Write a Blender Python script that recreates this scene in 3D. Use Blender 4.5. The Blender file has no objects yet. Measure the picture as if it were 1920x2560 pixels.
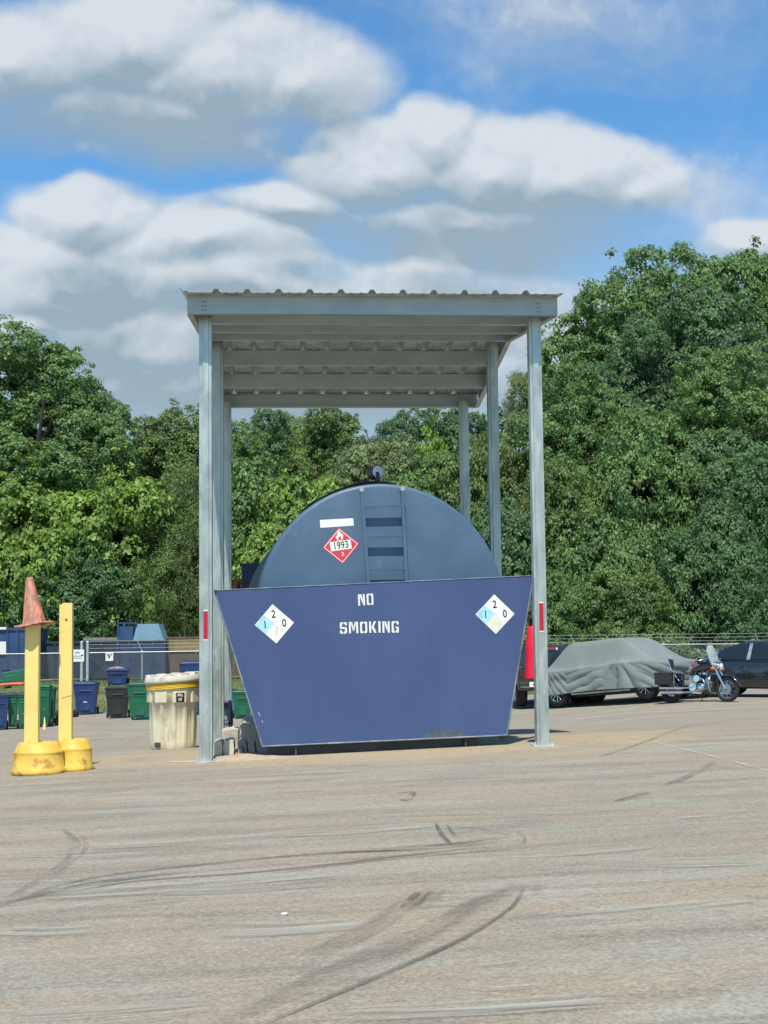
import bpy, math, random
import numpy as np
from math import sin, cos, pi, radians, atan2, sqrt
from mathutils import Vector, Matrix, noise
S = bpy.context.scene
COL = S.collection
# ------------------------------------------------------------------ camera
F = 3700.0                      # focal length in pixels of the 1920x2560 frame
CAM = Vector((0, 0, 1.2))
_yaw, _pitch, _roll = math.atan(268 / F), math.atan(320 / F), 0.0115
_f = Vector((sin(_yaw) * cos(_pitch), cos(_yaw) * cos(_pitch), sin(_pitch)))
_r0 = _f.cross(Vector((0, 0, 1))).normalized(); _u0 = _r0.cross(_f)
_r = _r0 * cos(_roll) - _u0 * sin(_roll); _u = _u0 * cos(_roll) + _r0 * sin(_roll)
cd = bpy.data.cameras.new('camera'); cam = bpy.data.objects.new('camera', cd); COL.objects.link(cam)
cd.sensor_fit = 'VERTICAL'; cd.sensor_height = 36; cd.lens = F / 2560 * 36
cd.clip_start = .1; cd.clip_end = 3000
M3 = Matrix((_r, _u, -_f)).transposed(); cam.matrix_world = Matrix.Translation(CAM) @ M3.to_4x4()
S.camera = cam
S.cycles.max_bounces = 6; S.cycles.diffuse_bounces = 3; S.cycles.glossy_bounces = 2; S.cycles.transmission_bounces = 2; S.cycles.transparent_max_bounces = 8
S.render.resolution_x, S.render.resolution_y = 768, 1024
# ------------------------------------------------------------------ light
SUN_DIR = Vector((-.10, -.56, .97)).normalized()     # towards the sun
sl = bpy.data.lights.new('sun', 'SUN'); sl.energy = 4.5; sl.angle = radians(.5); sl.color = (1, .94, .81)
so = bpy.data.objects.new('sun', sl); COL.objects.link(so)
so.rotation_euler = SUN_DIR.to_track_quat('Z', 'Y').to_euler(); so.location = (0, 0, 60)
S.view_settings.view_transform = 'Standard'; S.view_settings.look = 'None'
S.view_settings.exposure = 0.25; S.view_settings.gamma = 1
W = bpy.data.worlds.new('World'); S.world = W; W.use_nodes = True

class NT:
    """tiny node-graph helper: values and sockets are interchangeable"""
    def __init__(s, tree): s.t = tree; s.n = tree.nodes; s.l = tree.links
    def put(s, inp, v):
        if v is None: return
        if isinstance(v, bpy.types.NodeSocket): s.l.new(v, inp)
        elif isinstance(v, (tuple, list, Vector)):
            v = tuple(v)
            if inp.type == 'RGBA' and len(v) == 3: v = v + (1,)
            inp.default_value = v
        else: inp.default_value = v
    def node(s, typ, out=0, **kw):
        n = s.n.new(typ)
        for k, v in kw.items():
            if k.startswith('i_'): s.put(n.inputs[int(k[2:])], v)
            elif k in n.bl_rna.properties.keys(): setattr(n, k, v)
            else: s.put(n.inputs[k.replace('_', ' ')], v)
        return n.outputs[out]
    def m(s, op, a, b=None, c=None, clamp=False):
        n = s.n.new('ShaderNodeMath'); n.operation = op; n.use_clamp = clamp
        s.put(n.inputs[0], a); s.put(n.inputs[1], b); s.put(n.inputs[2], c); return n.outputs[0]
    def vm(s, op, a, b=None, out=0):
        n = s.n.new('ShaderNodeVectorMath'); n.operation = op
        s.put(n.inputs[0], a); s.put(n.inputs[1], b); return n.outputs[out]
    def mix(s, fac, a, b, mode='MIX'):
        n = s.n.new('ShaderNodeMix'); n.data_type = 'RGBA'; n.blend_type = mode; n.clamp_factor = True
        s.put(n.inputs[0], fac); s.put(n.inputs[6], a); s.put(n.inputs[7], b); return n.outputs[2]
    def noise(s, vec, scale, detail=4, rough=.55, dist=0, out=0):
        n = s.n.new('ShaderNodeTexNoise'); s.put(n.inputs['Vector'], vec); s.put(n.inputs['Scale'], scale)
        n.inputs['Detail'].default_value = detail; n.inputs['Roughness'].default_value = rough
        n.inputs['Distortion'].default_value = dist; return n.outputs[out]
    def rng(s, v, a, b, c=0, d=1, smooth=True):
        n = s.n.new('ShaderNodeMapRange'); n.interpolation_type = 'SMOOTHSTEP' if smooth else 'LINEAR'
        for i, x in enumerate((v, a, b, c, d)): s.put(n.inputs[i], x)
        return n.outputs[0]
    def scl(s, vec, sc, loc=(0, 0, 0), rot=(0, 0, 0)):
        n = s.n.new('ShaderNodeMapping'); s.put(n.inputs[0], vec); n.inputs[1].default_value = loc
        n.inputs[2].default_value = rot; n.inputs[3].default_value = sc; return n.outputs[0]
# ------------------------------------------------------------------ sky with clouds (sky shader, at infinity)
SKY_STRENGTH = .10
def build_sky():
    g = NT(W.node_tree); g.n.clear()
    sky = g.node('ShaderNodeTexSky', sky_type='NISHITA', sun_disc=False, sun_elevation=math.asin(SUN_DIR.z),
                 sun_rotation=atan2(SUN_DIR.x, SUN_DIR.y), altitude=100, air_density=1.0, dust_density=.6, ozone_density=2.5)
    hs = g.node('ShaderNodeHueSaturation', Saturation=1.22, Value=1.0, Color=sky); hs = g.mix(1.0, hs, (1.22, 1.48, 1.50), 'MULTIPLY')
    grp = bpy.data.node_groups.new('cloud_cover', 'ShaderNodeTree')
    grp.interface.new_socket('P', in_out='INPUT', socket_type='NodeSocketVector')
    grp.interface.new_socket('D', in_out='OUTPUT', socket_type='NodeSocketFloat')
    q = NT(grp); gi = grp.nodes.new('NodeGroupInput'); go = grp.nodes.new('NodeGroupOutput')
    P = gi.outputs[0]
    warp = q.vm('SCALE', q.vm('SUBTRACT', q.noise(P, 9, 3, .5, out=1), (.5, .5, .5))); warp.node.inputs[3].default_value = .055
    P2 = q.vm('ADD', P, warp)
    # (px, py, rx, ry, weight) of cloud masses, measured as directions, 1659-wide frame
    cl = [(40, 110, 210, 105, 1.1), (290, 60, 230, 120, 1.1), (470, 140, 240, 120, 1.25), (640, 160, 180, 95, 1), (330, 210, 330, 85, 1.0), (430, 250, 230, 60, .8),
          (960, 270, 130, 75, 1.1), (1090, 320, 200, 95, 1.2), (1260, 350, 210, 90, 1.2), (1400, 375, 120, 70, .8), (820, 330, 190, 95, 1.1), (640, 420, 160, 60, 1.0),
          (1020, 450, 340, 85, 1.0), (210, 460, 150, 72, 1.2), (430, 510, 260, 85, 1.1), (150, 600, 300, 110, 1.1), (520, 620, 330, 110, 1.0), (900, 620, 330, 85, .9),
          (330, 760, 420, 130, 1.0), (50, 700, 110, 50, 1.1), (1140, 650, 200, 80, .75), (1290, -20, 140, 45, .10), (1660, 520, 120, 65, .95), (700, 830, 1000, 90, 1.0), (1500, 400, 130, 45, .10)]
    acc = None
    for x, y, rx, ry, w in cl:
        k = 1.1574; u = (x * k - 692) / F; v = (1600 - y * k - .0115 * (x * k - 960)) / F
        d = q.vm('MULTIPLY', q.vm('SUBTRACT', P2, (u, v, 0)), (F / (rx * k * 1.15), F / (ry * k * 1.2), 0))
        ln = q.vm('LENGTH', d, out=1)
        e = q.m('MULTIPLY', q.m('SUBTRACT', 1.0, ln), w)
        acc = e if acc is None else q.m('SMOOTH_MAX', acc, e, .12)
    n1 = q.noise(P, 9, 6, .55, .2)
    def bil(sc, det):      # billows: folded noise gives rounded cauliflower heads
        x = q.noise(P2, sc, det, .5); return q.m('SUBTRACT', 1.0, q.m('ABSOLUTE', q.m('MULTIPLY', q.m('SUBTRACT', x, .5), 4.0)))
    b1 = bil(22, 3); b2 = bil(60, 4)
    dd = q.m('ADD', q.m('ADD', acc, .09), q.m('MULTIPLY', q.m('SUBTRACT', n1, .5), .62))
    dd = q.m('ADD', dd, q.m('MULTIPLY', q.m('SUBTRACT', b1, .5), .08))
    dd = q.m('ADD', dd, q.m('MULTIPLY', q.m('SUBTRACT', b2, .5), .035))
    dd = q.m('ADD', dd, q.m('MULTIPLY', q.m('SUBTRACT', q.noise(P, 130, 4, .6), .5), .08))
    grp.links.new(dd, go.inputs[0])
    tc = g.n.new('ShaderNodeTexCoord').outputs['Generated']
    sx = g.n.new('ShaderNodeSeparateXYZ'); g.l.new(tc, sx.inputs[0])
    ay = g.m('MAXIMUM', g.m('ABSOLUTE', sx.outputs[1]), .05)
    u = g.m('DIVIDE', sx.outputs[0], ay); v = g.m('DIVIDE', sx.outputs[2], ay)
    cv = g.n.new('ShaderNodeCombineXYZ'); g.l.new(u, cv.inputs[0]); g.l.new(v, cv.inputs[1])
    def dens(vec):
        n = g.n.new('ShaderNodeGroup'); n.node_tree = grp; g.l.new(vec, n.inputs[0]); return n.outputs[0]
    P = cv.outputs[0]
    d0 = dens(P); d1 = dens(g.vm('ADD', P, (-.003, .008, 0))); d2 = dens(g.vm('ADD', P, (.0, .045, 0))); d3 = dens(g.vm('ADD', P, (0, -.03, 0)))
    bottom = g.rng(g.m('SUBTRACT', d2, d3), -.25, .35)          # 0 at a lit top edge, 1 towards the base
    hi = g.m('ADD', .36, g.m('MULTIPLY', bottom, .55))
    alpha = g.rng(d0, g.m('SUBTRACT', -.20, g.m('MULTIPLY', bottom, .25)), hi)
    above = g.m('ADD', g.m('MULTIPLY', g.rng(d2, .0, 1.25), .85), g.m('MULTIPLY', bottom, .30))
    rel = g.m('MULTIPLY', g.m('SUBTRACT', d1, d0), 1.7)
    mot = g.m('MULTIPLY', g.m('SUBTRACT', g.noise(P, 16, 6, .6, .4), .5), 1.1)
    sh = g.m('ADD', g.m('ADD', g.m('MULTIPLY', above, .68), .32), g.m('ADD', rel, mot), clamp=True)
    K = 1 / SKY_STRENGTH
    ccol = g.mix(sh, (.61 * K, .65 * K, .68 * K), (.27 * K, .355 * K, .42 * K))
    low = g.rng(v, .33, .17)     # horizon milkiness
    base = g.mix(g.m('MULTIPLY', low, .9), hs, (.31 * K, .44 * K, .55 * K))
    col = g.mix(g.m('MULTIPLY', alpha, .93), base, ccol)
    up = g.rng(v, 1.2, .7)       # masses measured only in front; a plain sky overhead
    fr = g.rng(sx.outputs[1], 0, .1)
    col = g.mix(g.m('MULTIPLY', up, fr), hs, col)
    bg = g.n.new('ShaderNodeBackground'); g.l.new(col, bg.inputs[0]); bg.inputs[1].default_value = SKY_STRENGTH
    o = g.n.new('ShaderNodeOutputWorld'); g.l.new(bg.outputs[0], o.inputs[0])
build_sky()
# ------------------------------------------------------------------ measuring helpers
def ray(px, py): return _f * F + _r * (px - 960) - _u * (py - 1280)
def At(px, py, Y):
    d = ray(px, py); return CAM + d * ((Y - CAM.y) / d.y)
def lerp(a, b, t): return a + (b - a) * t
def sstep(a, b, x):
    t = min(1, max(0, (x - a) / (b - a))); return t * t * (3 - 2 * t)
def gz(x, y):
    """ground height"""
    near = .0297 * max(-6, min(5, x)) - .012
    far = float(np.interp(x, [-9, -6, 6.6, 9, 9.8, 14], [-.97, -.95, -.72, -.48, -.36, -.34]))
    t = min(1, max(0, (y - 17) / 16.0)); t = t * .5 + .5 * t * t * (3 - 2 * t)
    z = lerp(near, far, t)
    if y > 46.5: z = lerp(z, -.24, sstep(46.5, 53.5, y))
    return z
def G(px, py):
    d = ray(px, py); lo, hi = 2 / F, 120 / F
    a = lo
    while a < hi:
        p = CAM + d * a
        if p.z < gz(p.x, p.y): break
        a += .1 / F
    lo, hi = a - .1 / F, a
    for _ in range(20):
        m = (lo + hi) / 2; p = CAM + d * m
        if p.z < gz(p.x, p.y): hi = m
        else: lo = m
    p = CAM + d * hi; p.z = gz(p.x, p.y); return p
# ------------------------------------------------------------------ mesh helpers
class MB:
    def __init__(s): s.v = []; s.f = []; s.m = []; s.sm = []
    def add(s, vs, fs, mi=0, smooth=False):
        o = len(s.v); s.v += [tuple(p) for p in vs]
        for f in fs: s.f.append(tuple(i + o for i in f)); s.m.append(mi); s.sm.append(smooth)
        return s
    def box(s, c, d, mi=0, rot=None, taper=1.0):
        hx, hy, hz = d[0] / 2, d[1] / 2, d[2] / 2; vs = []
        for z in (-1, 1):
            k = taper if z > 0 else 1
            for x, y in ((-1, -1), (1, -1), (1, 1), (-1, 1)): vs.append(Vector((x * hx * k, y * hy * k, z * hz)))
        if rot is not None: vs = [rot @ p for p in vs]
        vs = [p + Vector(c) for p in vs]
        return s.add(vs, [(3, 2, 1, 0), (4, 5, 6, 7), (0, 1, 5, 4), (1, 2, 6, 5), (2, 3, 7, 6), (3, 0, 4, 7)], mi)
    def bx(s, x0, x1, y0, y1, z0, z1, mi=0): return s.box(((x0 + x1) / 2, (y0 + y1) / 2, (z0 + z1) / 2), (x1 - x0, y1 - y0, z1 - z0), mi)
    def cyl(s, a, b, r0, r1=None, n=16, mi=0, cap=True, smooth=True):
        a, b = Vector(a), Vector(b); r1 = r0 if r1 is None else r1
        d = (b - a).normalized(); t = Vector((0, 0, 1)) if abs(d.z) < .9 else Vector((1, 0, 0))
        x = d.cross(t).normalized(); y = d.cross(x); vs = []
        for p, r in ((a, r0), (b, r1)):
            for i in range(n): w = 2 * pi * i / n; vs.append(p + (x * cos(w) + y * sin(w)) * r)
        s.add(vs, [(i, (i + 1) % n, n + (i + 1) % n, n + i) for i in range(n)], mi, smooth)
        if cap: s.add(vs[:n], [tuple(range(n))[::-1]], mi); s.add(vs[n:], [tuple(range(n))], mi)
        return s
    def tube(s, pts, r, n=8, mi=0, closed=False):
        pts = [Vector(p) for p in pts]; rings = []; N = len(pts); px = None
        for i, p in enumerate(pts):
            if closed: d = pts[(i + 1) % N] - pts[i - 1]
            else: d = pts[min(i + 1, N - 1)] - pts[max(i - 1, 0)]
            d.normalize()
            if px is None:
                t = Vector((0, 0, 1)) if abs(d.z) < .9 else Vector((1, 0, 0)); px = d.cross(t).normalized()
            else: px = (px - d * px.dot(d)).normalized()
            y = d.cross(px); rr = r[i] if isinstance(r, (list, tuple)) else r
            rings.append([p + (px * cos(2 * pi * k / n) + y * sin(2 * pi * k / n)) * rr for k in range(n)])
        vs = [v for g in rings for v in g]; fs = []
        for i in range(N if closed else N - 1):
            j = (i + 1) % N
            for k in range(n): fs.append((i * n + k, i * n + (k + 1) % n, j * n + (k + 1) % n, j * n + k))
        s.add(vs, fs, mi, True)
        if not closed: s.add(rings[0], [tuple(range(n))[::-1]], mi); s.add(rings[-1], [tuple(range(n))], mi)
        return s
    def lathe(s, prof, c=(0, 0, 0), n=32, mi=0, smooth=True, rot=None, fn=None):
        c = Vector(c); vs = []
        for r, z in prof:
            for k in range(n):
                w = 2 * pi * k / n; rr = r * (fn(w, z) if fn else 1)
                p = Vector((rr * cos(w), rr * sin(w), z)); vs.append((rot @ p if rot is not None else p) + c)
        fs = []
        for i in range(len(prof) - 1):
            for k in range(n): fs.append((i * n + k, i * n + (k + 1) % n, (i + 1) * n + (k + 1) % n, (i + 1) * n + k))
        return s.add(vs, fs, mi, smooth)
    def prism(s, poly, fn, d0, d1, mi=0):
        """poly of (a,b); fn(a,b,d) -> point"""
        n = len(poly); vs = [fn(a, b, d0) for a, b in poly] + [fn(a, b, d1) for a, b in poly]
        return s.add(vs, [tuple(range(n)), tuple(range(2 * n - 1, n - 1, -1))] + [(i, i + n, (i + 1) % n + n, (i + 1) % n) for i in range(n)], mi)
    def grid(s, fn, nu, nv, mi=0, closeu=False, smooth=True):
        vs = [fn(i / (nu if closeu else nu - 1), j / (nv - 1)) for j in range(nv) for i in range(nu)]
        fs = [(j * nu + i, j * nu + (i + 1) % nu, (j + 1) * nu + (i + 1) % nu, (j + 1) * nu + i) for j in range(nv - 1) for i in range(nu if closeu else nu - 1)]
        return s.add(vs, fs, mi, smooth)
    def sphere(s, c, r, n=16, mi=0, sc=(1, 1, 1)):
        m = n // 2; vs = []; c = Vector(c)
        for j in range(m + 1):
            for i in range(n):
                a, b = 2 * pi * i / n, pi * j / m
                vs.append(c + Vector((sin(b) * cos(a) * sc[0], sin(b) * sin(a) * sc[1], cos(b) * sc[2])) * r)
        return s.add(vs, [(j * n + i, (j + 1) * n + i, (j + 1) * n + (i + 1) % n, j * n + (i + 1) % n) for j in range(m) for i in range(n)], mi, True)
    def ribbon(s, pts, w, nrm=(0, 0, 1), mi=0):
        nrm = Vector(nrm); pts = [Vector(p) for p in pts]; vs = []
        for i, p in enumerate(pts):
            d = (pts[min(i + 1, len(pts) - 1)] - pts[max(i - 1, 0)]).normalized(); x = d.cross(nrm).normalized()
            ww = w[i] if isinstance(w, (list, tuple)) else w
            vs += [p - x * ww / 2, p + x * ww / 2]
        return s.add(vs, [(2 * i, 2 * i + 1, 2 * i + 3, 2 * i + 2) for i in range(len(pts) - 1)], mi)
    def build(s, name, mats, parent=None, bevel=0, seg=2, label=None):
        me = bpy.data.meshes.new(name); me.from_pydata(s.v, [], s.f)
        if not isinstance(mats, (list, tuple)): mats = [mats]
        for m in mats: me.materials.append(m)
        me.polygons.foreach_set('material_index', s.m); me.polygons.foreach_set('use_smooth', s.sm)
        me.update(); o = bpy.data.objects.new(name, me); COL.objects.link(o)
        if parent is not None: o.parent = parent
        if bevel:
            b = o.modifiers.new('bevel', 'BEVEL'); b.width = bevel; b.segments = seg; b.limit_method = 'ANGLE'; b.angle_limit = radians(35)
        if label: o['label'] = label
        return o
def thing(name, label, cat, loc=(0, 0, 0), rot=(0, 0, 0), group=None, mat=None):
    o = bpy.data.objects.new(name, None); COL.objects.link(o); o.empty_display_size = .2
    if mat is not None: o.matrix_world = mat
    else: o.location = loc; o.rotation_euler = rot
    o['label'] = label; o['category'] = cat
    if group: o['group'] = group
    return o
def tag(o, label, cat, group=None):
    o['label'] = label; o['category'] = cat
    if group: o['group'] = group
    return o
def struct(o): o['kind'] = 'structure'; return o
def dup(root, loc, rot=(0, 0, 0), label=None, scale=(1, 1, 1), mats=None):
    r = root.copy(); COL.objects.link(r); r.location = loc; r.rotation_euler = rot; r.scale = scale
    if label: r['label'] = label
    def rec(a, b):
        for ch in [c for c in bpy.data.objects if c.parent is a]:
            c = ch.copy(); COL.objects.link(c); c.parent = b
            if mats:
                for k, ms in enumerate(c.material_slots):
                    nm = mats.get(ms.material.name if ms.material else '')
                    if nm: ms.link = 'OBJECT'; ms.material = nm
            rec(ch, c)
    rec(root, r); return r
def text_mesh(txt, size, sx=1.0, bold=0.0, spacing=1.0):
    c = bpy.data.curves.new('t', 'FONT'); c.body = txt; c.size = size; c.align_x = 'CENTER'; c.align_y = 'CENTER'
    c.offset = bold; c.space_character = spacing; c.resolution_u = 4
    o = bpy.data.objects.new('t', c); COL.objects.link(o)
    dg = bpy.context.evaluated_depsgraph_get(); me = o.evaluated_get(dg).to_mesh()
    vs = [(v.co.x * sx, v.co.y) for v in me.vertices]; fs = [tuple(p.vertices) for p in me.polygons]
    o.evaluated_get(dg).to_mesh_clear(); bpy.data.objects.remove(o); bpy.data.curves.remove(c)
    return vs, fs
# ------------------------------------------------------------------ materials
def mat(name, col, rough=.55, metal=0.0, var=.18, scale=6, dirt=None, bump=.0, bscale=60, spec=.5, stretch=(1, 1, 1), coat=0):
    m = bpy.data.materials.new(name); m.use_nodes = True; g = NT(m.node_tree); b = g.n['Principled BSDF']
    tc = g.n.new('ShaderNodeTexCoord').outputs['Object']; p = g.scl(tc, stretch)
    n = g.noise(p, scale, 5, .6)
    dark = tuple(c * (1 - var) for c in col); lite = tuple(min(1, c * (1 + var)) for c in col)
    c = g.mix(g.rng(n, .3, .7), dark, lite)
    if dirt:
        dcol, amt, ds = dirt[:3]; lo = dirt[3] if len(dirt) > 3 else .5
        f = g.rng(g.noise(g.scl(tc, stretch, (3, 7, 1)), ds, 7, .68), lo, lo + .12)
        c = g.mix(g.m('MULTIPLY', f, amt), c, dcol)
    g.put(b.inputs['Base Color'], c); b.inputs['Metallic'].default_value = metal
    g.put(b.inputs['Roughness'], g.rng(n, .2, .8, max(.03, rough - .08), min(1, rough + .1)))
    b.inputs['Specular IOR Level'].default_value = spec
    if coat: b.inputs['Coat Weight'].default_value = coat; b.inputs['Coat Roughness'].default_value = .05
    if bump:
        bp = g.n.new('ShaderNodeBump'); bp.inputs['Strength'].default_value = bump; bp.inputs['Distance'].default_value = .01
        g.l.new(g.noise(p, bscale, 4, .6), bp.inputs['Height']); g.l.new(bp.outputs[0], b.inputs['Normal'])
    return m
def glassmat(name, col=(.02, .025, .03), alpha=.85, rough=.05):
    m = bpy.data.materials.new(name); m.use_nodes = True; g = NT(m.node_tree); b = g.n['Principled BSDF']
    b.inputs['Base Color'].default_value = (*col, 1); b.inputs['Roughness'].default_value = rough
    b.inputs['Alpha'].default_value = alpha; b.inputs['Specular IOR Level'].default_value = .6
    return m
galv = mat('galvanised_steel', (.42, .465, .44), .42, .55, .16, 9, ((.22, .235, .235), .5, 3.5, .5), stretch=(1, 1, .35))
galv2 = mat('galvanised_deck', (.58, .64, .65), .45, .5, .14, 5, ((.22, .23, .22), .5, 6, .55))
purlin_m = mat('purlin_steel', (.47, .535, .55), .5, .4, .08, 7, stretch=(.3, 1, 1))
fascia_m = mat('fascia_steel', (.34, .375, .365), .5, .4, .12, 7, ((.24, .26, .26), .5, 3.5, .55), stretch=(.3, 1, 1))
blue_paint = mat('blue_paint', (.048, .080, .190), .5, 0, .10, 1.1, ((.075, .10, .20), .5, 5.0, .60), bump=.6, bscale=1.6, stretch=(1, 1, .45))
tank_blue = mat('faded_blue_paint', (.068, .124, .200), .5, 0, .10, 1.8, ((.16, .22, .30), .35, 4, .60))
tank_side = mat('tank_shell_dark', (.045, .060, .056), .6, 0, .2, 3)  # darker grey-green than the blue front cap
edge_steel = mat('worn_steel_edge', (.24, .27, .27), .6, .2, .3, 12)
black = mat('black_rubber', (.018, .018, .02), .7, 0, .3, 10)
dark_steel = mat('dark_steel', (.045, .05, .052), .6, .2, .4, 5, ((.10, .08, .06), .5, 5, .5))
white = mat('white_sticker', (.80, .80, .77), .5, 0, .03, 12)
black_ink = mat('black_ink', (.012, .012, .014), .6, 0, .1)
# ================================================================== GROUND
def ground_mat():
    m = bpy.data.materials.new('worn_asphalt'); m.use_nodes = True; g = NT(m.node_tree); b = g.n['Principled BSDF']
    P = g.n.new('ShaderNodeTexCoord').outputs['Object']
    sp = g.n.new('ShaderNodeSeparateXYZ'); g.l.new(P, sp.inputs[0]); X, Y = sp.outputs[0], sp.outputs[1]
    fine = g.noise(P, 55, 3, .7); mid = g.noise(P, 6, 6, .6)
    st1 = g.noise(g.scl(P, (.30, 1.3, 1), rot=(0, 0, .06)), 1.3, 8, .62, .6)
    st2 = g.noise(g.scl(P, (.30, 1.5, 1), (5, 2, 0), (0, 0, -.12)), 1.9, 8, .66, .4)
    st3 = g.noise(g.scl(P, (.5, 1.2, 1), (9, 4, 0), (0, 0, .5)), .8, 5, .6, .8)
    c = g.mix(g.rng(st3, .3, .7), (.328, .270, .200), (.280, .252, .188))
    c = g.mix(g.m('MULTIPLY', g.rng(st1, .50, .58), .85), c, (.320, .312, .262))
    c = g.mix(g.m('MULTIPLY', g.rng(st2, .51, .62), .62), c, (.180, .160, .135))
    c = g.mix(g.m('MULTIPLY', g.rng(g.noise(g.scl(P, (.3, 1.2, 1), (1, 8, 0)), 1.1, 6, .6, .5), .5, .62), .5), c, (.33, .262, .21))
    c = g.mix(g.m('MULTIPLY', g.rng(st2, .42, .34), .6), c, (.40, .385, .335))
    thin = g.noise(g.scl(P, (.40, 2.4, 1), (3, 1, 0), (0, 0, .16)), 1.5, 8, .72, 1.2)
    c = g.mix(g.m('MULTIPLY', g.rng(thin, .57, .68), .42), c, (.12, .11, .10))
    c = g.mix(g.m('MULTIPLY', g.rng(thin, .42, .33), .5), c, (.42, .40, .35))
    # criss-cross wheel tracks: faint bands bent by slow noise
    for ang, sc_, am in ((.55, 1.3, .26), (-.35, 1.0, .20), (1.1, .8, .22)):
        w = g.noise(g.scl(P, (.05, sc_, 1), (ang * 9, 3, 0), (0, 0, ang)), 2.0, 4, .62, .25)
        c = g.mix(g.m('MULTIPLY', g.rng(w, .56, .64), am), c, (.165, .145, .125))
        c = g.mix(g.m('MULTIPLY', g.rng(w, .42, .36), am * .6), c, (.40, .375, .32))
    # sand washed round the pad under the canopy
    dx = g.m('DIVIDE', g.m('SUBTRACT', X, 1.15), 4.1); dy = g.m('DIVIDE', g.m('SUBTRACT', Y, 16.3), 2.1)
    r = g.m('SQRT', g.m('ADD', g.m('MULTIPLY', dx, dx), g.m('MULTIPLY', dy, dy)))
    sand = g.m('ADD', r, g.m('MULTIPLY', g.m('SUBTRACT', g.noise(P, .9, 5, .6), .5), 1.1))
    sm = g.rng(sand, 1.05, .55)
    c = g.mix(g.m('MULTIPLY', sm, .85), c, (.42, .33, .20))
    c = g.mix(g.m('MULTIPLY', g.rng(g.noise(P, 1.5, 4, .6), .56, .7), .45), c, (.19, .175, .155))
    c = g.mix(g.rng(fine, .30, .70), g.mix(.30, c, (.05, .05, .05)), g.mix(.16, c, (.7, .68, .62)))
    c = g.mix(g.rng(g.noise(P, 22, 5, .75), .38, .62), g.mix(.11, c, (.05, .045, .04)), g.mix(.04, c, (.7, .68, .62)))
    c = g.mix(g.m('MULTIPLY', g.rng(g.noise(P, 130, 2, .5), .66, .74), .45), c, (.06, .055, .05))
    c = g.mix(g.m('MULTIPLY', g.rng(g.noise(P, 90, 2, .5), .34, .26), .5), c, (.55, .52, .46))
    c = g.mix(1.0, c, (1.0, .968, .905), 'MULTIPLY')
    g.put(b.inputs['Base Color'], c); b.inputs['Roughness'].default_value = .88; b.inputs['Specular IOR Level'].default_value = .25
    bp = g.n.new('ShaderNodeBump'); bp.inputs['Strength'].default_value = .35; bp.inputs['Distance'].default_value = .01
    g.l.new(g.m('ADD', fine, g.m('MULTIPLY', mid, .6)), bp.inputs['Height']); g.l.new(bp.outputs[0], b.inputs['Normal'])
    return m
def ground():
    xs = list(np.concatenate([[-600, -250, -100, -50, -30], np.arange(-20, 26, 1.0), [30, 50, 100, 250, 600]]))
    ys = list(np.concatenate([[-40, -15, -5, 0, 4, 8, 12, 14], np.arange(15, 60, .75), [64, 70, 80, 100, 160, 300, 700, 1500]]))
    b = MB(); nx = len(xs)
    b.add([(x, y, gz(x, y)) for y in ys for x in xs], [(j * nx + i, j * nx + i + 1, (j + 1) * nx + i + 1, (j + 1) * nx + i) for j in range(len(ys) - 1) for i in range(nx - 1)], 0, True)
    struct(b.build('ground', ground_mat()))
ground()
# ---- drive marks, joints and scuffs: thin sheets 4 mm over the asphalt
def mark_mat(name, col, dens, sc=(9, 9, 9), lo=.38, hi=.62):
    m = bpy.data.materials.new(name); m.use_nodes = True; g = NT(m.node_tree); b = g.n['Principled BSDF']
    at_ = g.n.new('ShaderNodeAttribute'); at_.attribute_name = 'run'; P = at_.outputs['Vector']
    n = g.noise(g.scl(P, sc), 1, 7, .7, .25)
    b.inputs['Base Color'].default_value = (*col, 1); b.inputs['Roughness'].default_value = .85; b.inputs['Specular IOR Level'].default_value = .2
    # feather along the strip edges with the UV-free attribute 'edge'
    a = g.n.new('ShaderNodeAttribute'); a.attribute_name = 'edge'
    e = g.rng(a.outputs['Fac'], 0, .75)
    g.put(b.inputs['Alpha'], g.m('MULTIPLY', g.m('MULTIPLY', g.rng(n, lo, hi), e), dens)); return m
rub = mark_mat('tyre_rubber_mark', (.095, .088, .08), .62, (15, 1.6, 1), .38, .66)
rub2 = mark_mat('faint_tyre_mark', (.16, .14, .12), .42, (9, 1.2, 1), .36, .68)
rub3 = mark_mat('wide_faint_track', (.16, .14, .12), .30, (7, 1.5, 1), .30, .70)
pale = mark_mat('pale_scrape', (.42, .41, .35), .62, (9, .8, 1), .36, .66)
crisp = mark_mat('crisp_tyre_line', (.10, .09, .08), .60, (12, 1.0, 1), .26, .6)
brown = mark_mat('brown_scuff', (.15, .105, .085), .6, (16, 3, 1))
white_line = mark_mat('worn_white_line', (.62, .60, .55), .8, (20, 2, 1), .38, .58)
NM = [0]
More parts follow.
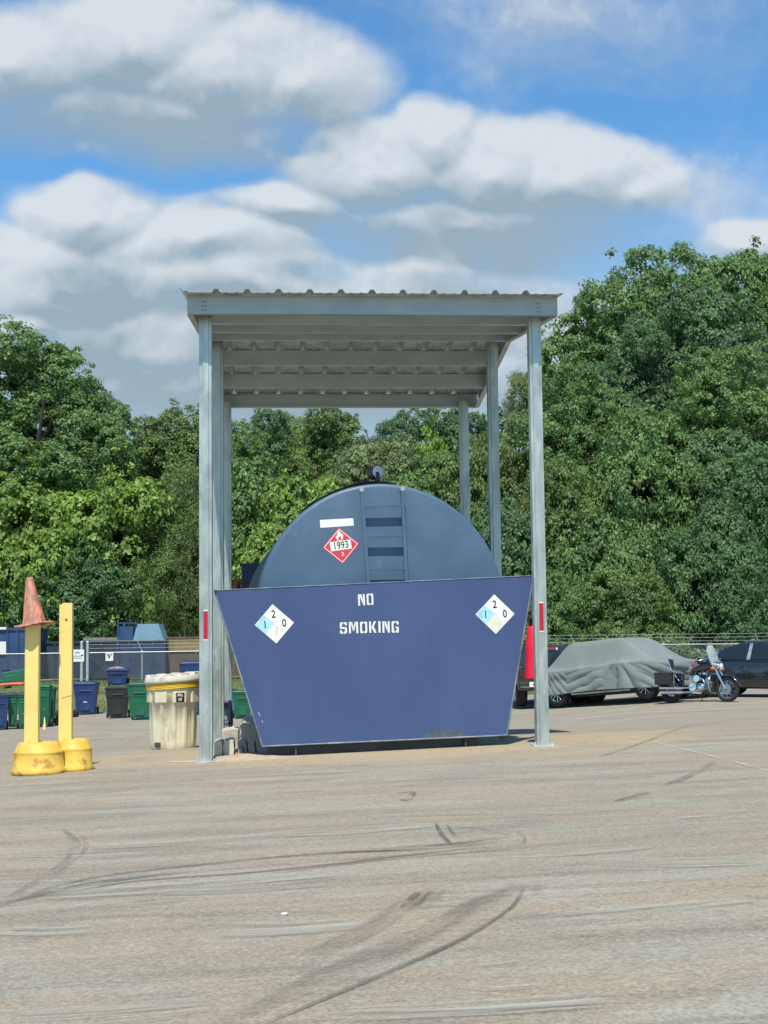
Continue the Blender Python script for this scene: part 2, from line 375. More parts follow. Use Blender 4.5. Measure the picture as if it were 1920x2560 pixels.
def mark(pts, w, m, lift=.004, name='tyre_mark', ends=True):
    """pts: ground positions given where they are seen, w in metres"""
    P = [G(x * 1.1574, y * 1.1574) for x, y in pts]
    # resample smoothly
    Q = []
    n = len(P)
    for i in range(n - 1):
        p0, p1, p2, p3 = P[max(i - 1, 0)], P[i], P[i + 1], P[min(i + 2, n - 1)]
        for k in range(8):
            t = k / 8; Q.append(.5 * ((2 * p1) + (p2 - p0) * t + (2 * p0 - 5 * p1 + 4 * p2 - p3) * t * t + (3 * p1 - p0 - 3 * p2 + p3) * t ** 3))
    Q.append(P[-1]); vs, fs, ed, ru = [], [], [], []; acc_ = 0; NM[0] += 1; z = lift + (NM[0] % 9) * .0006
    for i, p in enumerate(Q):
        d = (Q[min(i + 1, len(Q) - 1)] - Q[max(i - 1, 0)]); d.z = 0; d.normalize(); x = Vector((d.y, -d.x, 0)); u = i / (len(Q) - 1)
        ef = min(1, min(u, 1 - u) * 4) if ends else 1
        acc_ += (Q[i] - Q[i - 1]).length if i else 0
        for k, e in ((-1, 0), (-.45, 1), (.45, 1), (1, 0)):
            ru += [k * w / 2, acc_, NM[0] * 3.7]
            q = p + x * k * w / 2 * (.8 + .4 * noise.noise(p * 1.3)); q.z = gz(q.x, q.y) + z; vs.append(q); ed.append(e * ef)
    for i in range(len(Q) - 1):
        for k in range(3): a = i * 4 + k; fs.append((a, a + 1, a + 5, a + 4))
    b = MB(); b.add(vs, fs); o = b.build(name, m); at = o.data.attributes.new('edge', 'FLOAT', 'POINT'); at.data.foreach_set('value', ed); a2 = o.data.attributes.new('run', 'FLOAT_VECTOR', 'POINT'); a2.data.foreach_set('vector', ru); struct(o)
dy = 1641.6   # 1900 source px in the 1659 frame
def D(*p): return [(x, y + dy) for x, y in p]
mark(D((-30, 322), (80, 292), (200, 268), (330, 250), (430, 238)), .16, rub)
mark(D((-20, 312), (150, 286), (300, 262), (520, 246), (700, 228), (900, 205), (1130, 180)), .07, crisp)
mark(D((20, 306), (200, 256), (450, 226), (700, 203), (940, 192), (1110, 172)), .09, rub)
mark(D((560, 250), (760, 225), (960, 205), (1140, 192)), .05, crisp); mark(D((240, 262), (500, 236), (760, 216), (1000, 198)), .03, crisp); mark(D((760, 130), (900, 122), (1080, 118)), .04, crisp)
mark(D((850, 190), (980, 182), (1110, 166)), .10, rub)
mark(D((540, 585), (640, 545), (800, 478), (960, 408), (1045, 362), (1110, 315), (1135, 270)), .036, crisp)
mark(D((420, 590), (640, 500), (860, 400), (1000, 330), (1100, 270)), .26, rub3)
mark(D((660, 430), (780, 375), (870, 320), (930, 278)), .26, rub3)
mark(D((940, 360), (1030, 315), (1110, 290), (1140, 262)), .30, rub3)
mark(D((870, 320), (905, 285)), .07, brown); mark(D((895, 318), (935, 282)), .06, brown); mark(D((920, 320), (965, 280)), .07, rub2)
mark(D((940, 135), (955, 165), (975, 185)), .05, rub); mark(D((965, 140), (985, 165), (1010, 185)), .05, rub)
mark(D((1105, 148), (1130, 165), (1130, 185)), .05, rub); mark(D((975, 145), (1040, 150), (1110, 165)), .05, rub2)
mark(D((850, 75), (890, 70), (880, 88), (860, 84)), .08, brown)
mark(D((1330, 92), (1360, 82), (1405, 70)), .12, rub2); mark(D((1430, 60), (1500, 30), (1540, 5)), .14, rub2)
mark(D((165, 82), (240, 70), (310, 60)), .08, rub2)
mark(D((130, 145), (160, 175), (150, 215), (60, 275), (10, 300)), .10, rub2)
mark(D((160, 150), (185, 178), (170, 212), (90, 268)), .05, rub2)
for a, b_, w in (((180, 190), (745, 150), .42), ((60, 298), (750, 248), .50), ((10, 212), (330, 205), .3), ((1110, 118), (1345, 108), .35), ((1310, 222), (1640, 218), .42),
                 ((460, 372), (800, 352), .5), ((0, 372), (210, 366), .35), ((330, 290), (720, 268), .25), ((700, 555), (1330, 520), .45), ((1000, 497), (1180, 488), .12), ((1460, 128), (1620, 108), .14),
                 ((0, 560), (480, 525), .5), ((560, 165), (980, 140), .25), ((1040, 210), (1420, 190), .22), ((1180, 340), (1640, 300), .2)):
    mx = ((a[0] + b_[0]) / 2, (a[1] + b_[1]) / 2 + 4); mark(D(a, mx, b_), w, pale, name='scraped_patch')
mark(D((290, 305), (340, 303)), .03, rub); mark(D((1540, 268), (1580, 266)), .02, rub); mark(D((1605, 297), (1665, 299)), .035, brown); mark(D((850, 505), (905, 503)), .03, brown)
mark(D((825, 523), (880, 521)), .03, brown); mark(D((-20, 318), (40, 314)), .05, brown); mark(D((590, 61), (630, 60)), .03, rub)
mark(D((985, 497), (1022, 488), (1040, 492)), .05, pale, name='scraped_patch'); mark(D((1065, 447), (1130, 438)), .10, pale, name='scraped_patch')
mark([(1360, 1592), (1470, 1618), (1560, 1640), (1670, 1669)], .035, white_line, name='pavement_joint', ends=False)
mark([(1280, 1640), (1450, 1580), (1659, 1545)], .10, rub2); mark([(1180, 1560), (1400, 1540), (1659, 1530)], .5, pale, name='scraped_patch')
mark([(200, 1625), (300, 1590), (420, 1560)], .10, pale, name='pavement_joint'); mark([(0, 1598), (150, 1592), (330, 1575)], .12, pale, name='scraped_patch')
mark([(196, 1632), (280, 1630), (330, 1629)], .04, rub); mark([(1030, 1658), (1060, 1655), (1092, 1660)], .02, rub)
mark([(1140, 1622), (1230, 1615), (1330, 1600)], .12, pale, name='scraped_patch'); mark([(350, 1647), (440, 1646), (500, 1645)], .22, white_line, name='scraped_patch')
# small stones and bits of litter lying about
def pebble(px, py, r, m, name, label, cat):
    p = G(px * 1.1574, py * 1.1574); b = MB(); b.sphere((0, 0, r * .4), r, 8, sc=(1.3, 1, .5)); 
    rr = random.Random(int(px)); b.v = [tuple(c * (1 + rr.uniform(-.2, .2)) for c in v) for v in b.v]
    o = b.build(name, m); o.location = p; tag(o, label, cat)
litter_w = mat('litter_white', (.7, .7, .66)); litter_k = mat('dark_stone', (.05, .045, .04)); litter_b = mat('brown_grit', (.16, .11, .07))
pebble(614, dy + 335, .014, litter_w, 'litter', 'small white scrap of litter alone on the open asphalt', 'litter')
# ================================================================== CANOPY
FY, RY, BY = 15.30, 18.45, 21.60
zf = At(930, 786, FY).z; slope = (At(900, 851, RY).z - zf) / (RY - FY)
def zb(Y): return zf + slope * (min(Y, RY) - FY) - slope * max(0, Y - RY)
XL, XR = At(469, 785, FY).x, At(1394, 785, FY).x
FH = .205
def canopy():
    t = thing('steel_canopy', 'open galvanised steel canopy with ribbed metal roof on six posts over the blue tank', 'canopy', ((XL + XR) / 2, FY, 0))
    ox = -(XL + XR) / 2
    T = lambda x, y, z: (x + ox, y - FY, z)
    def part(b, *a, **k):
        b.v = [T(*v) for v in b.v]; return b.build(*a, parent=t, **k)
    # front and rear fascia channels (C section, web outwards)
    def cee(name, Y, s, x0, x1, h=FH, fl=.065, dz=0, label=None):
        b = MB(); z0 = zb(Y) + dz; th = .006
        b.bx(x0, x1, min(Y, Y + s * th), max(Y, Y + s * th), z0, z0 + h)
        b.bx(x0, x1, min(Y + s * th, Y + s * fl), max(Y + s * th, Y + s * fl), z0, z0 + th)
        b.bx(x0, x1, min(Y + s * th, Y + s * fl), max(Y + s * th, Y + s * fl), z0 + h - th, z0 + h)
        b.bx(x0, x1, min(Y + s * (fl - th), Y + s * fl), max(Y + s * (fl - th), Y + s * fl), z0 + th, z0 + .026)
        return part(b, name, purlin_m if name == 'purlin' or Y > 20 else fascia_m, label=label)
    fa = cee('fascia_beam', FY, 1, XL, XR, label='front fascia beam')
    cee('fascia_beam', BY, -1, XL, XR, label='rear fascia beam')
    for Y in (16.35, 17.40, 18.45, 19.50, 20.55): cee('purlin', Y, 1, XL + .012, XR - .012, h=FH - .005, fl=.055)
    # eave channels down both sides
    for X, s in ((XL, 1), (XR, -1)):
        for Ya, Yb in ((FY + .07, RY - .002), (RY + .002, BY - .07)):
            b = MB()
            for dx0, dx1, dz0, dz1 in ((-.008, 0, -.004, FH - .004), (-.008, .055, -.012, -.004)):
                xa, xb = sorted((X + s * dx0, X + s * dx1)); vs = [(x, Y, zb(Y) + z) for Y in (Ya, Yb) for x in (xa, xb) for z in (dz0, dz1)]
                b.add(vs, [(0, 1, 3, 2), (4, 6, 7, 5), (0, 4, 5, 1), (2, 3, 7, 6), (0, 2, 6, 4), (1, 5, 7, 3)])
            part(b, 'eave_rail', galv)
    # ribbed deck
    prof = []; x = XL - .03; pitch = .324; fx = XL + .30
    pts = [(XL - .035, 0.0)]; c = fx
    while c < XR - .1:
        pts += [(c - .045, 0), (c - .018, .040), (c + .018, .040), (c + .045, 0)]
        for q in (.33, .66):
            if c + pitch * q < XR - .02: pts += [(c + pitch * q - .02, 0), (c + pitch * q, .006), (c + pitch * q + .02, 0)]
        c += pitch
    pts.append((XR + .035, 0))
    dz = FH + .004; b = MB(); Ys = [FY - .150, FY + 1.5, RY, BY - 1.5, BY + .10]; n = len(pts)
    def zd(Y): return zf + slope * (min(Y, RY) - FY) - slope * max(0, Y - RY) + dz
    b.add([(x, Y, zd(Y) + h + .0025 * noise.noise((x * 3, Y, 0))) for Y in Ys for x, h in pts], [(j * n + i, j * n + i + 1, (j + 1) * n + i + 1, (j + 1) * n + i) for j in range(len(Ys) - 1) for i in range(n - 1)])
    o = part(b, 'roof_sheet', galv2); sd = o.modifiers.new('s', 'SOLIDIFY'); sd.thickness = .0025; sd.offset = 1
    # lip under the front edge
    b = MB(); b.bx(XL, XR, FY - .012, FY - .003, zf + FH - .014, zf + FH + .002); part(b, 'edge_trim', galv)
    for X, s in ((XL - .035, -1), (XR + .035, 1)):
        for Ya, Yb in ((FY - .165, RY), (RY, BY + .1)):
            b = MB(); vs = []
            for Y in (Ya, Yb):
                z = zd(Y); vs += [(X - s * .05, Y, z + .008), (X, Y, z + .012), (X + s * .045, Y, z + .060)]
            b.add(vs, [(0, 1, 4, 3), (1, 2, 5, 4)]); o = part(b, 'rake_flashing', galv2); sd = o.modifiers.new('s', 'SOLIDIFY'); sd.thickness = .002
    # screws of the fascia and posts
    posts = []
    PF, PM, PR = 15.55, 18.61, 21.40
    def post(xc, Y, gx, name_label, tape=None, side=0):
        hw = .066; gzv = gz(xc, Y); top = zb(Y) + .05
        b = MB(); b.bx(xc - hw, xc + hw, Y, Y + .135, gzv + .012, top)
        # proud web strip with returned lips, front and back
        b.bx(xc - .034, xc + .034, Y - .014, Y + .001, gzv + .012, top)
        b.bx(xc - .034, xc + .034, Y + .134, Y + .149, gzv + .012, top)
        b.bx(xc - hw - .004, xc - hw + .001, Y + .05, Y + .085, gzv + .012, top); b.bx(xc + hw - .001, xc + hw + .004, Y + .05, Y + .085, gzv + .012, top)
        p = part(b, 'post', galv, bevel=.004, seg=1, label=name_label)
        b = MB(); b.bx(xc - .11, xc + .11, Y - .05, Y + .19, gzv - .03, gzv + .012); b.cyl((xc - .09, Y - .03, gzv), (xc - .09, Y - .03, gzv + .045), .012, n=8); b.cyl((xc + .09, Y - .03, gzv), (xc + .09, Y - .03, gzv + .035), .012, n=8)
        b.v = [T(*v) for v in b.v]; b.build('base_plate', galv2, parent=p)
        if tape:
            b = MB(); b.bx(xc - .022 + side, xc + .022 + side, Y - .0185, Y - .0145, tape[0], tape[1]); b.v = [T(*v) for v in b.v]; b.build('reflective_tape', red_tape, parent=p)
            for z0_, z1_ in ((tape[0] - .012, tape[0] - .0005), (tape[1] + .0005, tape[1] + .012)):
                b = MB(); b.bx(xc - .023 + side, xc + .023 + side, Y - .0175, Y - .0145, z0_, z1_); b.v = [T(*v) for v in b.v]; b.build('tape_border', white, parent=p)
        return p
    red_tape = mat('red_reflective_tape', (.42, .012, .03), .35, 0, .12, 40)
    xl = At(514, 1400, PF).x; xr = At(1349, 1400, PF).x
    t0, t1 = At(517, 1598, PF).z, At(517, 1528, PF).z; u0, u1 = At(1351, 1577, PF).z, At(1351, 1508, PF).z
    post(xl, PF, 0, 'left front post', (t0, t1)); post(xr, PF, 0, 'right front post', (u0, u1), .004)
    xlm = At(540, 1300, PM).x; xrm = At(1237, 1200, PM).x
    post(xl + .01, PM, 0, 'left middle post'); post(xrm, PM, 0, 'right middle post')
    post(xl + .02, PR, 0, 'left rear post'); post(At(1162, 1150, PR).x, PR, 0, 'right rear post')
    for xc in (xl, xr):
        for dx in (-.015, .015):
            for k in range(3): z = zf + .035 + k * .045; b = MB(); b.cyl((xc + dx, FY - .0005, z), (xc + dx, FY - .006, z), .006, n=8); part(b, 'screw', dark_steel)
    return xl, xr, PF
PXL, PXR, PF = canopy()
# ================================================================== TANK SKID
TY = 15.86
TO = At(961, 1852, TY); TM = Matrix.Translation(TO) @ Matrix.Rotation(radians(3.0), 4, 'Z') @ Matrix.Rotation(-radians(2.15), 4, 'Y')
TMi = TM.inverted()
def L(px, py, y=0.0):
    o = TMi @ CAM; d = TMi.to_3x3() @ ray(px, py); return o + d * ((y - o.y) / d.y)
def tank():
    t = thing('fuel_tank', 'large blue horizontal fuel tank in a flared blue containment basin marked NO SMOKING', 'fuel tank', mat=TM)
    LEN = 5.5
    a, b_, c, d = L(536, 1476), L(1334, 1439), L(1267, 1838), L(656, 1866)
    # the basin: end panels and flared side walls
    def panel(y0, y1, name, m, ins=0):
        b = MB(); q = [(p.x + sx * ins, p.z - (ins * .3 if sz else 0)) for p, sx, sz in ((a, 1, 1), (b_, -1, 1), (c, -1.5, 0), (d, 1.5, 0))]
        b.prism(q, lambda x, z, y: (x, y, z), y0, y1); return b.build(name, m, t, bevel=.004, seg=1)
    front = panel(0, .012, 'end_panel', [blue_paint]); panel(LEN + .1, LEN + .112, 'end_panel', [blue_paint], .17)
    front['label'] = 'front end panel lettered NO SMOKING'
    for p, q in ((a, d), (b_, c)):
        s = -1 if p is a else 1; w = .012
        # short return flange behind the panel edge, then the wall proper set further in
        for nm, i0, i1, y0, y1 in (('edge_flange', 0, 0, .014, .13), ('side_wall', .17, .30, .14, LEN + .098)):
            b = MB(); vs = [(p.x - s * i0, y, p.z - i0 * .2) for y in (y0, y1)] + [(q.x - s * i1, y, q.z) for y in (y0, y1)]
            vs += [(x - s * w, y, z) for x, y, z in vs]
            b.add(vs, [(0, 1, 3, 2), (4, 6, 7, 5), (0, 4, 5, 1), (2, 3, 7, 6), (0, 2, 6, 4), (1, 5, 7, 3)]); b.build(nm, edge_steel, t)
    b = MB(); b.bx(d.x + .32, c.x - .32, .02, LEN + .09, .0, .012); b.build('basin_floor', dark_steel, t)
    # bare rolled steel edge round the end panel
    b = MB(); ee = .006
    for p, q in ((a, d), (d, c), (c, b_), (b_, a)):
        n = (q - p).normalized(); b.cyl((p.x, -.002, p.z), (q.x, -.002, q.z), .009 if p is not b_ else .005, n=6)
    b.build('panel_edge', mat('bare_panel_edge', (.17, .21, .26), .6, .1, .35, 5, ((.33, .34, .31), .8, 3, .5)), t)
    # skid beams
    zg = -.165
    b = MB()
    for y in (.10, LEN - .25):
        b.bx(d.x + .05, c.x - .30, y, y + .008, zg + .02, -.006); b.bx(d.x + .05, c.x - .30, y, y + .1, zg + .01, zg + .02)
    for x in (L(740, 1880).x, L(1165, 1860).x): b.bx(x - .01, x + .01, .02, LEN, zg, -.004); b.bx(x - .05, x + .05, .02, LEN, -.016, -.004)
    b.build('skid', dark_steel, t)
    b = MB(); b.cyl((c.x - .07, .05, -.02), (c.x - .02, .05, -.04), .035, n=10); b.tube([(c.x - .09, .03, -.03), (c.x - .05, .03, -.06), (c.x - .01, .03, -.03)], .012); b.build('drain_valve', dark_steel, t)
    # shell
    HY = .32; cc = L(957, 1517, HY); R = (L(957 + 305, 1517, HY) - cc).length
    def ring(r, y): return (r, y)
    b = MB(); rot = Matrix(((1, 0, 0), (0, 0, 1), (0, -1, 0)))  # lathe z -> +y
    rotm = Matrix.Rotation(-pi / 2, 3, 'X')
    b.lathe([(R * .999, .10), (R, .18), (R, LEN - .5), (R * .97, LEN - .42)], (cc.x, HY, cc.z), 96, rot=rotm); b.build('shell', tank_side, t)
    b = MB(); b.lathe([(0.0001, .0), (R * .5, .0), (R - .045, .0), (R - .03, .003), (R - .012, .012), (R - .003, .03), (R + .001, .06), (R + .002, .10)], (cc.x, HY, cc.z), 128, rot=rotm)
    b.build('end_cap', tank_blue, t)
    b = MB(); b.lathe([(0.0001, .07), (R * .9, .04), (R * .97, 0)], (cc.x, HY + LEN - .42, cc.z), 64, rot=rotm); b.build('end_cap', tank_side, t)
    for y in (1.4, 3.6):
        b = MB(); b.bx(cc.x - R * .8, cc.x + R * .8, y, y + .12, .013, cc.z - R * .62); b.build('saddle', dark_steel, t)
    # ladder fixed to the end cap
    ly = HY - .115
    r0, r1 = L(783, 1212 * 1.0, ly), L(795, 1468, ly)
    lt, lb = L(781 * 1.1574, 1057 * 1.1574, ly), L(798 * 1.1574, 1290 * 1.1574, ly)
    rt, rb = L(869 * 1.1574, 1053 * 1.1574, ly), L(880 * 1.1574, 1290 * 1.1574, ly)
    lad = bpy.data.objects.new('ladder', None); COL.objects.link(lad); lad.parent = t
    lt.z += .02; rt.z += .01
    for p, q in ((lt, lb), (rt, rb)):
        b = MB(); w = .019
        for i in range(1):
            vs = [(p.x - w, ly - .008, p.z), (p.x + w, ly - .008, p.z), (p.x + w, ly + .035, p.z), (p.x - w, ly + .035, p.z)] + [(q.x - w, ly - .008, q.z), (q.x + w, ly - .008, q.z), (q.x + w, ly + .035, q.z), (q.x - w, ly + .035, q.z)]
            b.add(vs, [(3, 2, 1, 0), (4, 5, 6, 7), (0, 1, 5, 4), (1, 2, 6, 5), (2, 3, 7, 6), (3, 0, 4, 7)])
        b.bx(p.x - .012, p.x + .012, ly + .035, HY + .03, p.z - .055, p.z - .012)
        b.bx(q.x - .012, q.x + .012, ly + .035, HY, q.z + .3, q.z + .34)
        b.build('rail', tank_blue, lad, bevel=.003, seg=1)
        b = MB(); b.bx(p.x - .022, p.x + .022, ly - .012, ly - .0085, p.z - .045, p.z + .002); b.build('rail_end', mat('primer_grey', (.33, .34, .38), .6), lad)
    for yy in (1097, 1160, 1229):
        f = (yy - 1057) / (1290 - 1057); p, q = lt.lerp(lb, f), rt.lerp(rb, f)
        b = MB(); vs = []
        for P_ in (p, q):
            for y, z in ((0, -.009), (0, .009), (.045, .009), (.045, -.009)): vs.append((P_.x, ly - .004 + y, P_.z + z))
        b.add(vs, [(0, 1, 2, 3), (7, 6, 5, 4), (0, 4, 5, 1), (1, 5, 6, 2), (2, 6, 7, 3), (3, 7, 4, 0)]); b.build('rung', tank_blue, lad)
    # top fittings
    tz = cc.z + R
    sd = MB(); 
    def arch(u, v):
        w = (-.30 + .48 * u) ; rr = R + .035 + .02 * sin(pi * u); return (cc.x + sin(w) * rr, HY + .25 + v * .5, cc.z + cos(w) * rr)
    sd.grid(arch, 24, 4); o = sd.build('top_saddle', black, t); m_ = o.modifiers.new('s', 'SOLIDIFY'); m_.thickness = .03
    v0 = L(945, 1180, HY + .45)
    b = MB(); b.cyl((v0.x - .01, v0.y, tz + .02), (v0.x - .01, v0.y, v0.z + .0), .03, n=12); b.bx(v0.x - .09, v0.x + .09, v0.y - .05, v0.y + .06, tz + .03, tz + .06); b.build('vent_stem', dark_steel, t)
    ax = Vector((.42, -.9, .05)).normalized(); ctr = Vector((v0.x, v0.y, v0.z)); q = ax.to_track_quat('Z', 'Y').to_matrix()
    b = MB(); b.lathe([(.0001, -.16), (.05, -.16), (.062, -.14), (.062, -.12), (.075, -.118), (.075, -.10), (.068, -.098), (.068, -.075), (.078, -.073), (.078, -.05), (.070, -.048), (.070, -.025), (.080, -.023), (.080, 0), (.074, .004)], ctr, 32, rot=q)
    v = b.build('vent', mat('vent_black', (.09, .09, .095), .5, .2, .2), t)
    b = MB(); b.lathe([(.0001, .006), (.073, .004), (.074, .0)], ctr, 32, rot=q); b.build('vent_screen', mat('vent_screen_grey', (.62, .63, .60), .5, 0, .1, 30), v)
    b = MB(); b.lathe([(.0001, .02), (.010, .018), (.013, .006)], ctr + Vector((.012, 0, -.012)), 12, rot=q); b.build('vent_knob', white, v)
    b = MB(); b.tube([(cc.x - .62 * R, HY + .3, cc.z + .80 * R), (cc.x - .5 * R, HY + .3, cc.z + .885 * R), (cc.x - .3 * R, HY + .3, cc.z + .975 * R), (cc.x - .1 * R, HY + .3, cc.z + 1.015 * R)], .016); b.build('vent_hose', black, t)
    # equipment box and red pump seen left of the shell
    e0, e1 = L(580, 1453, 3.5), L(602, 1475, 3.5); e0.x -= .0
    b = MB(); b.cyl((e0.x + .06, 3.55, e1.z - .3), (e0.x + .06, 3.55, e0.z), .045, n=12); b.cyl((e0.x, 3.55, e0.z - .04), (e1.x + .02, 3.55, e0.z - .02), .03, n=10); b.cyl((e1.x - .03, 3.55, e1.z - .2), (e1.x - .03, 3.55, e0.z), .02, n=10)
    b.build('pump', mat('rusty_red_paint', (.30, .05, .03), .6, 0, .3), t)
    # paper placards --------------------------------------------------
    def flat(name, pts, y, m, parent, th=.0015):
        b = MB(); b.prism([(p[0], p[1]) for p in pts], lambda x, z, yy: (x, yy, z), y - th, y); return b.build(name, m, parent)
    def basis(cpx, cpy, y, top, right):
        """centre, half-diagonal vectors of a placard from where its corners are"""
        c0 = L(cpx, cpy, y); return c0
    def txt(name, s, size, cx, cz, ang, y, m, parent, sx=1, bold=0, sp=1):
        vs, fs = text_mesh(s, size, sx, bold, sp); ca, sa = cos(ang), sin(ang); b = MB()
        b.add([(cx + x * ca - z * sa, y, cz + x * sa + z * ca) for x, z in vs], fs); return b.build(name, m, parent)
    # hazard diamond
    P = [L(*p, HY) for p in ((847, 1319), (898, 1359), (857, 1410), (806, 1369))]
    C0 = sum(P, Vector()) / 4; up = ((P[0] - P[2]) / 2); rt_ = ((P[1] - P[3]) / 2)
    def K(u, v, s=1): q_ = C0 + rt_ * u * s + up * v * s; return (q_.x, q_.z)
    red = mat('placard_red', (.62, .05, .07), .5, 0, .06, 20)
    dm = flat('hazard_placard', [K(0, 1), K(1, 0), K(0, -1), K(-1, 0)], HY - .0005, red, t)
    dm['label'] = 'red flammable liquid diamond reading 1993'
    b = MB()
    for p, q_ in (((0, 1), (1, 0)), ((1, 0), (0, -1)), ((0, -1), (-1, 0)), ((-1, 0), (0, 1))):
        A, B = K(*p, .93), K(*q_, .93); A2, B2 = K(*p, .88), K(*q_, .88)
        b.add([(A[0], HY - .003, A[1]), (B[0], HY - .003, B[1]), (B2[0], HY - .003, B2[1]), (A2[0], HY - .003, A2[1])], [(0, 1, 2, 3)])
    b.build('placard_border', white, dm)
    ang = atan2((rt_ + up * 1).z, (rt_ + up).x) - pi / 4; hd = rt_.length
    ang = .10
    def K2(x, z): ca, sa = cos(ang), sin(ang); return (C0.x + x * ca - z * sa, C0.z + x * sa + z * ca)
    b = MB(); q_ = [K2(-.115, .053), K2(.115, .053), K2(.115, -.047), K2(-.115, -.047)]
    b.add([(x, HY - .0032, z) for x, z in q_], [(0, 1, 2, 3)]); b.build('number_panel', white, dm)
    cx, cz = K2(0, .002); txt('number', '1993', .112, cx, cz, ang, HY - .0042, black_ink, dm, .78, .0012)
    cx, cz = K2(.008, -.095); txt('class_number', '3', .058, cx, cz, ang, HY - .0042, white, dm, 1, .002)
    fl = [(-.034, .0), (-.044, .022), (-.036, .045), (-.026, .032), (-.022, .058), (-.008, .075), (-.006, .1), (.008, .082), (.012, .064), (.02, .072), (.026, .05), (.034, .056), (.042, .028), (.034, .004), (.018, -.008), (.012, .006), (.016, .022), (.004, .032), (-.002, .016), (-.012, .024), (-.014, .006), (-.02, -.008)]
    b = MB(); b.add([(K2(x, z + .075)[0], HY - .0035, K2(x, z + .075)[1]) for x, z in fl], [tuple(range(len(fl)))])
    q_ = [K2(-.035, .063), K2(.035, .063), K2(.035, .057), K2(-.035, .057)]; b.add([(x, HY - .0035, z) for x, z in q_], [(0, 1, 2, 3)]); b.build('flame_symbol', white, dm)
    q_ = [L(*p, HY) for p in ((799.5, 1300), (883, 1295.5), (884.5, 1314), (801, 1319.5))]
    flat('blank_label', [(p.x, p.z) for p in q_], HY - .0005, white, t)
    # fire diamonds on the front panel
    pb = mat('pale_blue_field', (.36, .66, .76), .5, 0, .2, 14); cr = mat('cream_field', (.70, .71, .60), .5, 0, .04, 14)
    def nfpa(corners, lbl, flap):
        P = [L(*p, 0) for p in corners]; C0 = sum(P, Vector()) / 4; up = (P[0] - P[2]) / 2; r = (P[1] - P[3]) / 2
        K = lambda u, v: ((C0 + r * u + up * v).x, (C0 + r * u + up * v).z)
        o = flat('fire_diamond', [K(0, 1), K(1, 0), K(0, -1), K(-1, 0)], -.0005, white, t); o['label'] = lbl
        def cell(name, u, v, m, s=.47):
            b = MB(); b.add([(x, -.0028, z) for x, z in (K(u, v + s), K(u + s, v), K(u, v - s), K(u - s, v))], [(0, 1, 2, 3)]); b.build(name, m, o)
        cell('blue_field', -.5, 0, pb); cell('yellow_field', 0, -.5, cr, .44) if not flap else None
        b = MB()
        for p, q_ in (((-.5, .5), (.5, -.5)), ((-.5, -.5), (.5, .5))):
            (x0, z0), (x1, z1) = K(*p), K(*q_); n = Vector((z1 - z0, 0, x0 - x1)).normalized() * .0018
            b.add([(x0 - n.x, -.0031, z0 - n.z), (x1 - n.x, -.0031, z1 - n.z), (x1 + n.x, -.0031, z1 + n.z), (x0 + n.x, -.0031, z0 + n.z)], [(0, 1, 2, 3)])
        b.build('field_lines', cr, o)
        if flap:
            b = MB(); A = [K(.02, -.12), K(.17, -.2), K(.0, -.62), K(-.02, -.60), K(.11, -.2), K(.01, -.15)]
            b.add([(x, -.0033, z) for x, z in A], [(0, 1, 5), (1, 2, 3, 4)] if False else [(0, 1, 4, 5), (1, 2, 3, 4)]); b.build('peeling_flap', mat('worn_sticker_back', (.42, .40, .33), .6), o)
        for s, u, v in (('2', 0, .48), ('1', -.48, -.03), ('0', .50, .0)):
            x, z = K(u, v); txt('digit', s, .115, x, z, .03, -.0042, black_ink, o, .82, .0015)
    nfpa(((681, 1511), (735, 1556), (691, 1609), (637, 1562)), 'left white fire diamond with peeling lower field', True)
    nfpa(((1236, 1486), (1286, 1534.5), (1240, 1585), (1188, 1536)), 'right white fire diamond with clean lower field', False)
